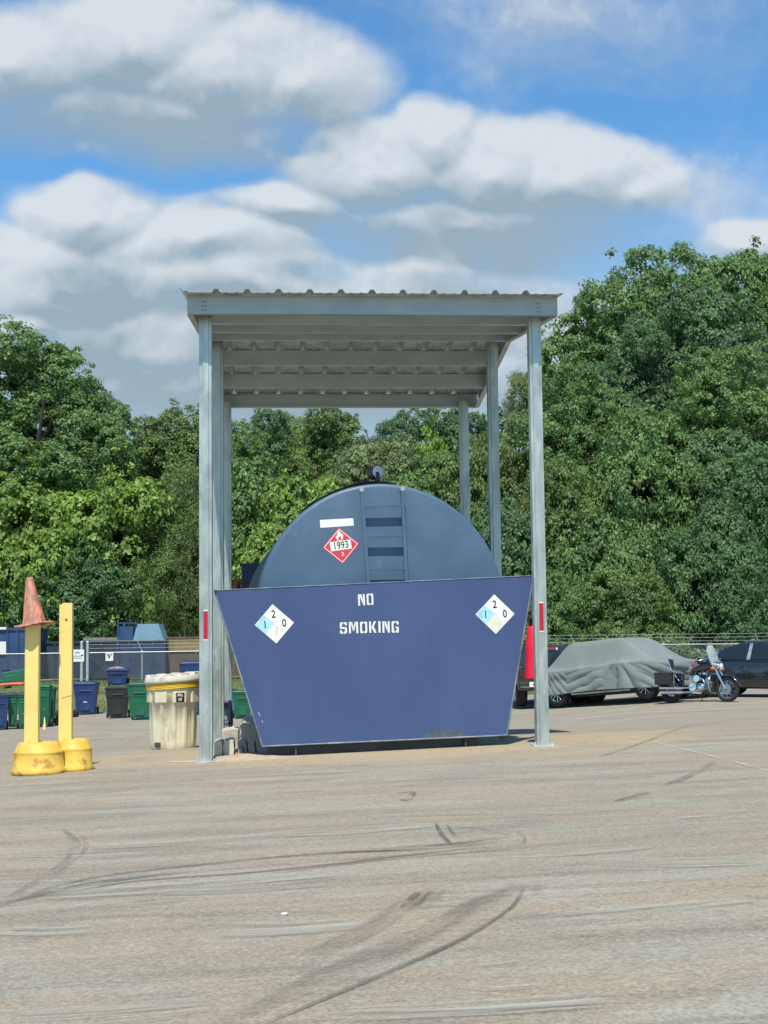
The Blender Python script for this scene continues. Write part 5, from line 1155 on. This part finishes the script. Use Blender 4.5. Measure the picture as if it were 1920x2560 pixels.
    b = MB(); b.box((-1.16, 0, .58), (.04, .12, .06)); b.build('tail_light', mat('bike_tail_red', (.45, .01, .02), .3), t, bevel=.012)
    # windscreen
    wsg = bpy.data.materials.new('clear_windscreen'); wsg.use_nodes = True; g = NT(wsg.node_tree); bb = g.n['Principled BSDF']; bb.inputs['Base Color'].default_value = (.75, .85, .80, 1); bb.inputs['Alpha'].default_value = .20; bb.inputs['Roughness'].default_value = .03
    b = MB()
    def ws(u, v):
        yy = lerp(-1, 1, u); w = .25 * (1 - .05 * (1 - v)) * sqrt(max(.02, 1 - max(0, (v - .55) / .47) ** 2)) * (.75 + .25 * sstep(0, .3, v)); return (.60 - .20 * v - .09 * yy * yy, yy * w, .86 + .58 * v)
    b.grid(ws, 15, 18); o = b.build('windscreen', wsg, t); o.modifiers.new('s', 'SOLIDIFY').thickness = .005
    b = MB(); rim = [ws(0, v / 17) for v in range(18)] + [ws(1, v / 17) for v in range(17, -1, -1)]; b.tube(rim, .006, 5); b.bx(.52, .56, -.17, .17, 1.02, 1.035); b.tube([(.50, -.12, .9), (.54, -.13, 1.12)], .008, 5); b.tube([(.50, .12, .9), (.54, .13, 1.12)], .008, 5); b.build('windscreen_frame', chrome, o)
    # helmet-like dark bag on the tank seen in the photo
    b = MB(); b.sphere((.12, 0, 1.02), .13, 16, sc=(1.25, .8, .55)); o = b.build('tank_bag', lea, t)
    b = MB(); b.box((-.10, -.12, .93), (.10, .02, .08), rot=Matrix.Rotation(.3, 3, 'Y')); b.build('red_reflector', mat('reflector_red', (.40, .01, .03), .3), t, bevel=.01)
moto()
# small sign plate on the fence seen over the covered car's nose
a, c = At(1711, 1626, 38.6), At(1730, 1635, 38.6)
# ================================================================== VEGETATION
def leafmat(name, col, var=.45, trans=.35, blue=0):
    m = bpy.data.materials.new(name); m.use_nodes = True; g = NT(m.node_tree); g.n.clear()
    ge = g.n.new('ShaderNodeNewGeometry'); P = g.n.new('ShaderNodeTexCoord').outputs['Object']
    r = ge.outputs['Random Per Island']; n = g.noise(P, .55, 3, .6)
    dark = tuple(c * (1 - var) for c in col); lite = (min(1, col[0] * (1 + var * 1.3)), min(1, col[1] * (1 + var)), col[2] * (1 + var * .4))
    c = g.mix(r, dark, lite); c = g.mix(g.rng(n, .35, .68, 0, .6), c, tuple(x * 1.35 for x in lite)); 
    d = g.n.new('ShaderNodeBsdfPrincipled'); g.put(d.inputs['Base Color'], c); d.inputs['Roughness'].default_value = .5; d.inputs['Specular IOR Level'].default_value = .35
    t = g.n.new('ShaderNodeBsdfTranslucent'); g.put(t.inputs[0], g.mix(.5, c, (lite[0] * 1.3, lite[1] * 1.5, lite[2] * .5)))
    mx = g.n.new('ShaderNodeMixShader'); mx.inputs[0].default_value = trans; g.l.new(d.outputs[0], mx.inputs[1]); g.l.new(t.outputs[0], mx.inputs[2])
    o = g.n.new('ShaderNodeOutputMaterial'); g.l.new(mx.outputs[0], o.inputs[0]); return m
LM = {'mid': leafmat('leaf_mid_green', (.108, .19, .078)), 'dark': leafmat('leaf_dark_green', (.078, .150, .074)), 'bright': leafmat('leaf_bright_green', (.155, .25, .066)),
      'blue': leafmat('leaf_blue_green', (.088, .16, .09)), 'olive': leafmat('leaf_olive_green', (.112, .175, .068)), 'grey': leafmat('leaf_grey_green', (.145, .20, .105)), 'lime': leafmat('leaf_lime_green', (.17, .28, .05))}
bark = mat('bark', (.11, .09, .07), .9, 0, .3, 6, bump=.6, bscale=14)
def leaves(name, blobs, n, size, asp=.5, tuft=(.28, 9), up=.35, seed=1, lump=.22, shell=.55, droop=0.0):
    """leaf-sized faces gathered in tufts over a union of ellipsoids: blobs = (x,y,z,rx,ry,rz)"""
    R = np.random.RandomState(seed); B = np.array(blobs, float)
    area = B[:, 3] * B[:, 5] + B[:, 4] * B[:, 5] + B[:, 3] * B[:, 4]; pr = area / area.sum()
    nt = max(1, n // tuft[1]); k = R.choice(len(B), nt * 2, p=pr); d = R.normal(size=(nt * 2, 3)); d /= np.linalg.norm(d, axis=1)[:, None]
    ph = R.uniform(0, 6, 3)
    lf = 1 + lump * (np.sin(d[:, 0] * 5 + ph[0] + k) * np.sin(d[:, 1] * 5 + ph[1]) + .7 * np.sin(d[:, 2] * 8 + ph[2] + 2 * k) * np.sin(d[:, 0] * 9 + k))
    rad = lf * (1 - (1 - shell) * R.uniform(0, 1, nt * 2) ** 2.2)
    c = B[k, :3] + d * B[k, 3:6] * rad[:, None]
    keep = np.ones(nt * 2, bool)
    for b in B:
        q = (c - b[:3]) / b[3:6]; keep &= (np.sum(q * q, axis=1) > .42)
    keep &= c[:, 2] > .05
    c, d = c[keep][:nt], d[keep][:nt]; m = tuft[1]; nt = len(c)
    Dn = np.repeat(d, m, 0); rt = np.repeat(tuft[0] * R.uniform(.6, 1.35, nt), m)[:, None]
    o = R.normal(size=(nt * m, 3)); o /= np.linalg.norm(o, axis=1)[:, None]; o = o + Dn * .55 + np.array([0, 0, .45]); o /= np.linalg.norm(o, axis=1)[:, None]
    C = np.repeat(c, m, 0) + o * rt * (R.uniform(0, 1, nt * m)[:, None] ** .4) * np.array([1.15, 1.15, .8])
    C[:, 2] -= droop * R.uniform(0, 1, nt * m)
    nr = o * .9 + Dn * .3 + np.array([0, 0, up]) + R.normal(size=(nt * m, 3)) * .45; nr /= np.linalg.norm(nr, axis=1)[:, None]
    t = np.cross(nr, R.normal(size=(nt * m, 3))); t /= np.linalg.norm(t, axis=1)[:, None]; bt = np.cross(nr, t)
    s = size * R.uniform(.5, 1.5, nt * m)[:, None]
    # four-cornered leaf, slightly folded
    V = np.stack([C - t * s * .5, C + bt * s * asp * .5 - nr * s * .08, C + t * s * .5, C - bt * s * asp * .5 - nr * s * .08], 1).reshape(-1, 3)
    N = nt * m; me = bpy.data.meshes.new(name); me.vertices.add(N * 4); me.vertices.foreach_set('co', V.ravel()); me.loops.add(N * 4); me.loops.foreach_set('vertex_index', np.arange(N * 4, dtype=np.int32))
    me.polygons.add(N); me.polygons.foreach_set('loop_start', np.arange(0, N * 4, 4, dtype=np.int32)); me.polygons.foreach_set('loop_total', np.full(N, 4, np.int32)); me.update(calc_edges=True); return me
def trunk_mesh(h, r, limbs, seed):
    R = random.Random(seed); b = MB(); pts = [(0, 0, -.3)]; x = y = 0
    for i in range(1, 7): x += R.uniform(-.12, .12); y += R.uniform(-.1, .1); pts.append((x, y, h * i / 6))
    b.tube(pts, [r * (1 - .13 * i) for i in range(7)], 10)
    for i in range(limbs):
        k = R.randint(2, 5); p = Vector(pts[k]); a = R.uniform(0, 2 * pi); l = h * R.uniform(.25, .45); q = p + Vector((cos(a) * l * .5, sin(a) * l * .5, l * .5)); e = q + Vector((cos(a) * l * .3, sin(a) * l * .3, l * .5))
        b.tube([p, q, e], [r * .45, r * .28, r * .1], 7)
    return b
def crown_blobs(kind, seed):
    R = random.Random(seed); out = []
    if kind == 'round':        # 9 m tall, 8 m wide, foliage to the ground
        for i in range(44):
            a = R.uniform(0, 2 * pi); z = 1.0 + 7.0 * R.uniform(0, 1) ** .8; w = 3.4 * (max(.02, 1 - abs((z - 4.0) / 4.6) ** 3.2)) ** .5; rr = R.uniform(.35 if z > 6.4 else .6, 1) * w; s = R.uniform(.75, 1.35)
            out.append((cos(a) * rr, sin(a) * rr, z, s * 1.15, s * 1.15, s * .8))
        out.append((0, 0, 4.4, 3.0, 3.0, 3.8))
    elif kind == 'tall':       # 13 m, round-headed with lobes and short upright shoots
        for i in range(58):
            a = R.uniform(0, 2 * pi); z = 1.2 + 11.2 * R.uniform(0, 1) ** .75; w = 3.3 * (max(.03, 1 - (max(0, z - 5) / 7.9) ** 3.4)) ** .5; rr = R.uniform(.25 if z > 10.5 else .5, 1) * w; s = R.uniform(.55, 1.15)
            out.append((cos(a) * rr, sin(a) * rr, z, s, s, s * 1.15))
        out.append((0, 0, 6.2, 2.5, 2.5, 5.4))
    elif kind == 'high':       # 19 m forest tree: broad, round-headed, lobed all the way down
        for i in range(70):
            a = R.uniform(0, 2 * pi); z = 1.2 + 16.6 * R.uniform(0, 1) ** .8; w = 4.0 * (max(.03, 1 - (max(0, z - 8) / 10.4) ** 2.8)) ** .5; rr = R.uniform(.15 if z > 15 else .55, 1) * w; s = R.uniform(.8, 1.6)
            out.append((cos(a) * rr, sin(a) * rr, z, s * 1.15, s * 1.15, s * .85))
        out.append((0, 0, 9, 3.2, 3.2, 7.6))
    elif kind == 'feather':    # 8 m, plume-like, drooping
        for i in range(34):
            a = R.uniform(0, 2 * pi); z = R.uniform(.8, 7.4); w = 2.6 * sin(pi * min(1, (z + 1.6) / 10)) ; rr = R.uniform(.3, 1) * w; s = R.uniform(.5, .95)
            out.append((cos(a) * rr, sin(a) * rr, z, s, s, s * 1.6))
        out.append((0, 0, 3.6, 1.8, 1.8, 3.2))
    elif kind == 'pine':       # 11 m, tufted branches with gaps
        for i in range(58):
            a = R.uniform(0, 2 * pi); z = R.uniform(4.0, 11); w = 2.7 * (1 - (z - 3) / 9.5) + .5; rr = R.uniform(.35, 1) * w; s = R.uniform(.32, .6)
            out.append((cos(a) * rr, sin(a) * rr, z, s * 1.2, s * 1.2, s * .8))
    elif kind == 'mound':      # 5 m shrub mass, 6 m wide
        for i in range(24):
            a = R.uniform(0, 2 * pi); z = R.uniform(.3, 4.2); w = 2.9 * sqrt(max(.05, 1 - (z / 4.9) ** 2)); rr = R.uniform(.5, 1) * w; s = R.uniform(.6, 1.15)
            out.append((cos(a) * rr, sin(a) * rr, z, s * 1.2, s * 1.2, s * .9))
        out.append((0, 0, 1.8, 2.3, 2.3, 2.5))
    return out
TPL = {}
def template(key, kind, n, size, seed, H, Wd, **k):
    me = leaves('crown', crown_blobs(kind, seed), n, size, seed=seed, **k); me.materials.append(LM['mid'])
    tb = trunk_mesh(H * .72, H * .024, 7, seed); tm = bpy.data.meshes.new('trunk'); tm.from_pydata(tb.v, [], tb.f); tm.materials.append(bark); tm.polygons.foreach_set('use_smooth', [True] * len(tm.polygons))
    TPL[key] = (me, tm, H, Wd)
template('round', 'round', 95000, .155, 11, 9.0, 9.8, asp=.6, tuft=(.40, 44))
template('round2', 'round', 90000, .165, 12, 9.0, 9.8, asp=.6, tuft=(.46, 50), lump=.28)
template('leafy', 'round', 52000, .23, 13, 9.0, 9.8, asp=.65, tuft=(.42, 26), lump=.3)
template('high', 'high', 175000, .168, 21, 19.0, 10.4, asp=.65, tuft=(.46, 50), lump=.25)
template('high2', 'high', 150000, .188, 22, 19.0, 10.4, asp=.6, tuft=(.50, 50), lump=.3)
template('feather', 'feather', 80000, .16, 15, 8.6, 7.0, asp=.22, tuft=(.42, 40), droop=.35, up=.1)
template('pine', 'pine', 36000, .22, 16, 11.5, 6.6, asp=.14, tuft=(.30, 40), shell=.8, lump=.1)
template('mound', 'mound', 80000, .135, 17, 5.2, 8.2, asp=.6, tuft=(.34, 42))
template('mound2', 'mound', 66000, .155, 18, 5.2, 8.2, asp=.55, tuft=(.36, 40), lump=.3)
def tree(key, lm, px, ptop, wpx, Y, label, cat='tree', name='tree', seed=0, group=None):
    """stands where a tree of the picture stands: px centre, ptop = where its top reaches, wpx = its width, Y = distance"""
    me, tm, H, Wd = TPL[key]; q = At(px, ptop, Y); z0 = gz(q.x, Y); h = q.z - z0; w = wpx / (3700 / Y)
    t = thing(name, label, cat, (q.x, Y, z0), (0, 0, seed * 1.7), group); sx = max(w / Wd, h / H * (.72 if 'mound' not in key else .6)); t.scale = (sx, min(sx, w / Wd * 1.25), h / H)
    for nm, m in (('crown', me), ('trunk', tm)):
        o = bpy.data.objects.new(nm, m); COL.objects.link(o); o.parent = t
        if nm == 'crown': o.material_slots[0].link = 'OBJECT'; o.material_slots[0].material = LM[lm]
    return t
k = 1.1574
T_ = lambda key, lm, x, top, w, Y, label, **kw: tree(key, lm, x * k, top * k, w * k, Y, label, **kw)
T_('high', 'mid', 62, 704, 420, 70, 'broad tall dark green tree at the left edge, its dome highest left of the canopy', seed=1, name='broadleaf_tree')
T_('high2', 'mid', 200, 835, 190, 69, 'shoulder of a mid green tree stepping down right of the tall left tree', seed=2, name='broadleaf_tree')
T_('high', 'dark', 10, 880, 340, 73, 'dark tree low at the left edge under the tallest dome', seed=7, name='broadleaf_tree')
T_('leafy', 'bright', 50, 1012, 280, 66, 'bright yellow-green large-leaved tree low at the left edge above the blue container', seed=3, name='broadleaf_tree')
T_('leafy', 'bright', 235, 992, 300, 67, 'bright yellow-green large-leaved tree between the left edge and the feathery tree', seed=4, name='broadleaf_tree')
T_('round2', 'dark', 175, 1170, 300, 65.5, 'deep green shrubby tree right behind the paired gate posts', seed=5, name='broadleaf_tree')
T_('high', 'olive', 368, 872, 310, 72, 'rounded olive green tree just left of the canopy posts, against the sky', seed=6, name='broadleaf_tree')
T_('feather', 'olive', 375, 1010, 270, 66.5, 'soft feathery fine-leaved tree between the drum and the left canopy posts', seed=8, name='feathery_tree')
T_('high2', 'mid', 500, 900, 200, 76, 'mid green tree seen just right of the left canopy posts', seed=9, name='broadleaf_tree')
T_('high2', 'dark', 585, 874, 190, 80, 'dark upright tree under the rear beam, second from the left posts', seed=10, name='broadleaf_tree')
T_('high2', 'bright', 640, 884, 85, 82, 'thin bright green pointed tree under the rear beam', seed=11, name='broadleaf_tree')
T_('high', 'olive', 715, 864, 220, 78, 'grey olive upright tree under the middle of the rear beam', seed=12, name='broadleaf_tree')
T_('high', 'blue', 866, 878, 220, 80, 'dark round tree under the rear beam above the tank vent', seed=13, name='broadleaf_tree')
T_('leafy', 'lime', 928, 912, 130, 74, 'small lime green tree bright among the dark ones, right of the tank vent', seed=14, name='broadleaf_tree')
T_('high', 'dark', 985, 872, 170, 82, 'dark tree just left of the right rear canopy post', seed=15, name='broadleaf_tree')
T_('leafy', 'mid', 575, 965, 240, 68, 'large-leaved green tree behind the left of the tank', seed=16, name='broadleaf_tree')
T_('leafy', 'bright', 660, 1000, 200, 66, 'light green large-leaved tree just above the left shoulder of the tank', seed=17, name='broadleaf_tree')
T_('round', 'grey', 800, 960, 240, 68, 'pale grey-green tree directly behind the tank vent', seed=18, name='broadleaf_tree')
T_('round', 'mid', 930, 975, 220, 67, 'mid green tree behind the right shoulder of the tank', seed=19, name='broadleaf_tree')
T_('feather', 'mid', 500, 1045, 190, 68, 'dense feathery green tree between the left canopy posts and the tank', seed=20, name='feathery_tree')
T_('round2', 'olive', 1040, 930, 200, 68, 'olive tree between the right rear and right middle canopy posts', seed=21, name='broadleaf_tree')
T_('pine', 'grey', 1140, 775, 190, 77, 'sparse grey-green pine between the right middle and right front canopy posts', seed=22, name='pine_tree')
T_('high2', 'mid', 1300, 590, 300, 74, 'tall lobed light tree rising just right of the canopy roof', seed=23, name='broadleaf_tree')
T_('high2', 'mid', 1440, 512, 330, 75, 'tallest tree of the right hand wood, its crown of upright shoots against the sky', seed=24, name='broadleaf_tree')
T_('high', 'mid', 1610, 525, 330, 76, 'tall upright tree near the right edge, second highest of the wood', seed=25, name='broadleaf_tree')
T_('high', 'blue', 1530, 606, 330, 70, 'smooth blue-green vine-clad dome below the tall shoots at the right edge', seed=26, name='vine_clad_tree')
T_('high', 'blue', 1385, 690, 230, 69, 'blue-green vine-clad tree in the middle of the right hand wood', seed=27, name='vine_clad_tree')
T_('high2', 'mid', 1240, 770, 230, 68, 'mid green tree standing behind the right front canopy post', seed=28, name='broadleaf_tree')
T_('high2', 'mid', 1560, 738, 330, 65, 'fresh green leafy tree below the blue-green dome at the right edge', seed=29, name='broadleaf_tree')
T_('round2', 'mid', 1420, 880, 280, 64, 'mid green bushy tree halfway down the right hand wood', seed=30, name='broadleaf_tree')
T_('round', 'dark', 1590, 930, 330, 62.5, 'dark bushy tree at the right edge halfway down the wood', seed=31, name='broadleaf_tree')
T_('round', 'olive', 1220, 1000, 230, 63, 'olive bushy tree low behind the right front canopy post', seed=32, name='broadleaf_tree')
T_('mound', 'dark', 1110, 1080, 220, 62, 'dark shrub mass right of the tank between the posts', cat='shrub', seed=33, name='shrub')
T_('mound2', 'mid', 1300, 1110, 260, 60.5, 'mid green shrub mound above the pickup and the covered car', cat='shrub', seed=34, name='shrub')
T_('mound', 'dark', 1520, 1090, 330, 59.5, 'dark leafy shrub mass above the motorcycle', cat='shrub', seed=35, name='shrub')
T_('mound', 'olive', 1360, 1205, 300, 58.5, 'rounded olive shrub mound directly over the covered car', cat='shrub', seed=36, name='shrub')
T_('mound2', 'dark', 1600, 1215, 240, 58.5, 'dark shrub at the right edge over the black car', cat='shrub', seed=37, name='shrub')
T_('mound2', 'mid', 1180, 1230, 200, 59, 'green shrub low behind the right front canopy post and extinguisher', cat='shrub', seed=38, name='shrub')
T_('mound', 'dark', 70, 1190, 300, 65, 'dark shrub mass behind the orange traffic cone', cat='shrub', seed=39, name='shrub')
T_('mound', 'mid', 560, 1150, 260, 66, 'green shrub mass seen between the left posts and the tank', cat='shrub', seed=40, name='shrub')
# vines creeping on the right fence
me = leaves('creeper', [(x, R_ * .0, .35 + .25 * sin(x * 1.7), .9, .35, .62) for x in np.arange(0, 11.5, .8) for R_ in (0,)], 26000, .12, asp=.45, tuft=(.22, 20), seed=50)
me.materials.append(LM['grey']); o = bpy.data.objects.new('creeper', me); COL.objects.link(o); x0 = At(1430, 1600, FYY).x; o.location = (x0 - 1.0, FYY + .75, gz(x0, FYY)); o['kind'] = 'stuff'; o['label'] = 'tangled creeper growing along the right fence'; o['category'] = 'creeper'
# the wood behind, one mass
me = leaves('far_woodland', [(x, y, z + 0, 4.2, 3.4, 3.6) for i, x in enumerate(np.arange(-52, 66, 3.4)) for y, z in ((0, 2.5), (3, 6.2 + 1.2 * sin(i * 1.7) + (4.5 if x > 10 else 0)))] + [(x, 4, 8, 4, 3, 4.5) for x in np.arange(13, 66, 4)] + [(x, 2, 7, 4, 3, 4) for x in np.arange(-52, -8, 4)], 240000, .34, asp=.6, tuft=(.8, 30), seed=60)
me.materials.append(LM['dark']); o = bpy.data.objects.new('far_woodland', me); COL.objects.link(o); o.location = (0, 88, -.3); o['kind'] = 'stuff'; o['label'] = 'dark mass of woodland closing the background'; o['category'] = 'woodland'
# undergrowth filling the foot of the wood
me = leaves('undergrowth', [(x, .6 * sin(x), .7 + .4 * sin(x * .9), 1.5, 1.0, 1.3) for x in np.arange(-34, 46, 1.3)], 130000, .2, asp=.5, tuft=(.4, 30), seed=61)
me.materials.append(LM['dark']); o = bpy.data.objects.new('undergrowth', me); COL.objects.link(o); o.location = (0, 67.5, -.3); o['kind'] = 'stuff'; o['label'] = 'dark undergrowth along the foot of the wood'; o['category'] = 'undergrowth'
# grass bank at the foot of the fence
def grass():
    gm = mat('grass_bank', (.10, .13, .045), .9, 0, .3, 1.2, ((.20, .17, .08), .6, 1.5, .5), bump=.5, bscale=30)
    b = MB(); xs = np.arange(-16, 16, 1.0); ys = np.arange(46.8, 60, .7); nx = len(xs)
    b.add([(x, y, gz(x, y) + .012) for y in ys for x in xs], [(j * nx + i, j * nx + i + 1, (j + 1) * nx + i + 1, (j + 1) * nx + i) for j in range(len(ys) - 1) for i in range(nx - 1)], 0, True)
    struct(b.build('grass_verge', gm))
    R = np.random.RandomState(5); n = 26000; x = R.uniform(-16, 16, n); y = R.uniform(46.8, 56, n); h = R.uniform(.05, .16, n); a = R.uniform(0, pi, n); z = np.array([gz(float(i), float(j)) for i, j in zip(x, y)])
    w = .012; V = np.stack([np.stack([x - np.cos(a) * w, y - np.sin(a) * w, z], 1), np.stack([x + np.cos(a) * w, y + np.sin(a) * w, z], 1), np.stack([x + R.normal(0, .04, n), y + R.normal(0, .04, n), z + h], 1)], 1).reshape(-1, 3)
    me = bpy.data.meshes.new('grass'); me.vertices.add(n * 3); me.vertices.foreach_set('co', V.ravel()); me.loops.add(n * 3); me.loops.foreach_set('vertex_index', np.arange(n * 3, dtype=np.int32)); me.polygons.add(n); me.polygons.foreach_set('loop_start', np.arange(0, n * 3, 3, dtype=np.int32)); me.polygons.foreach_set('loop_total', np.full(n, 3, np.int32)); me.update(calc_edges=True)
    me.materials.append(leafmat('grass_blades', (.13, .17, .05))); o = bpy.data.objects.new('grass', me); COL.objects.link(o); o['kind'] = 'stuff'; o['label'] = 'short grass on the bank below the fence'; o['category'] = 'grass'
grass()
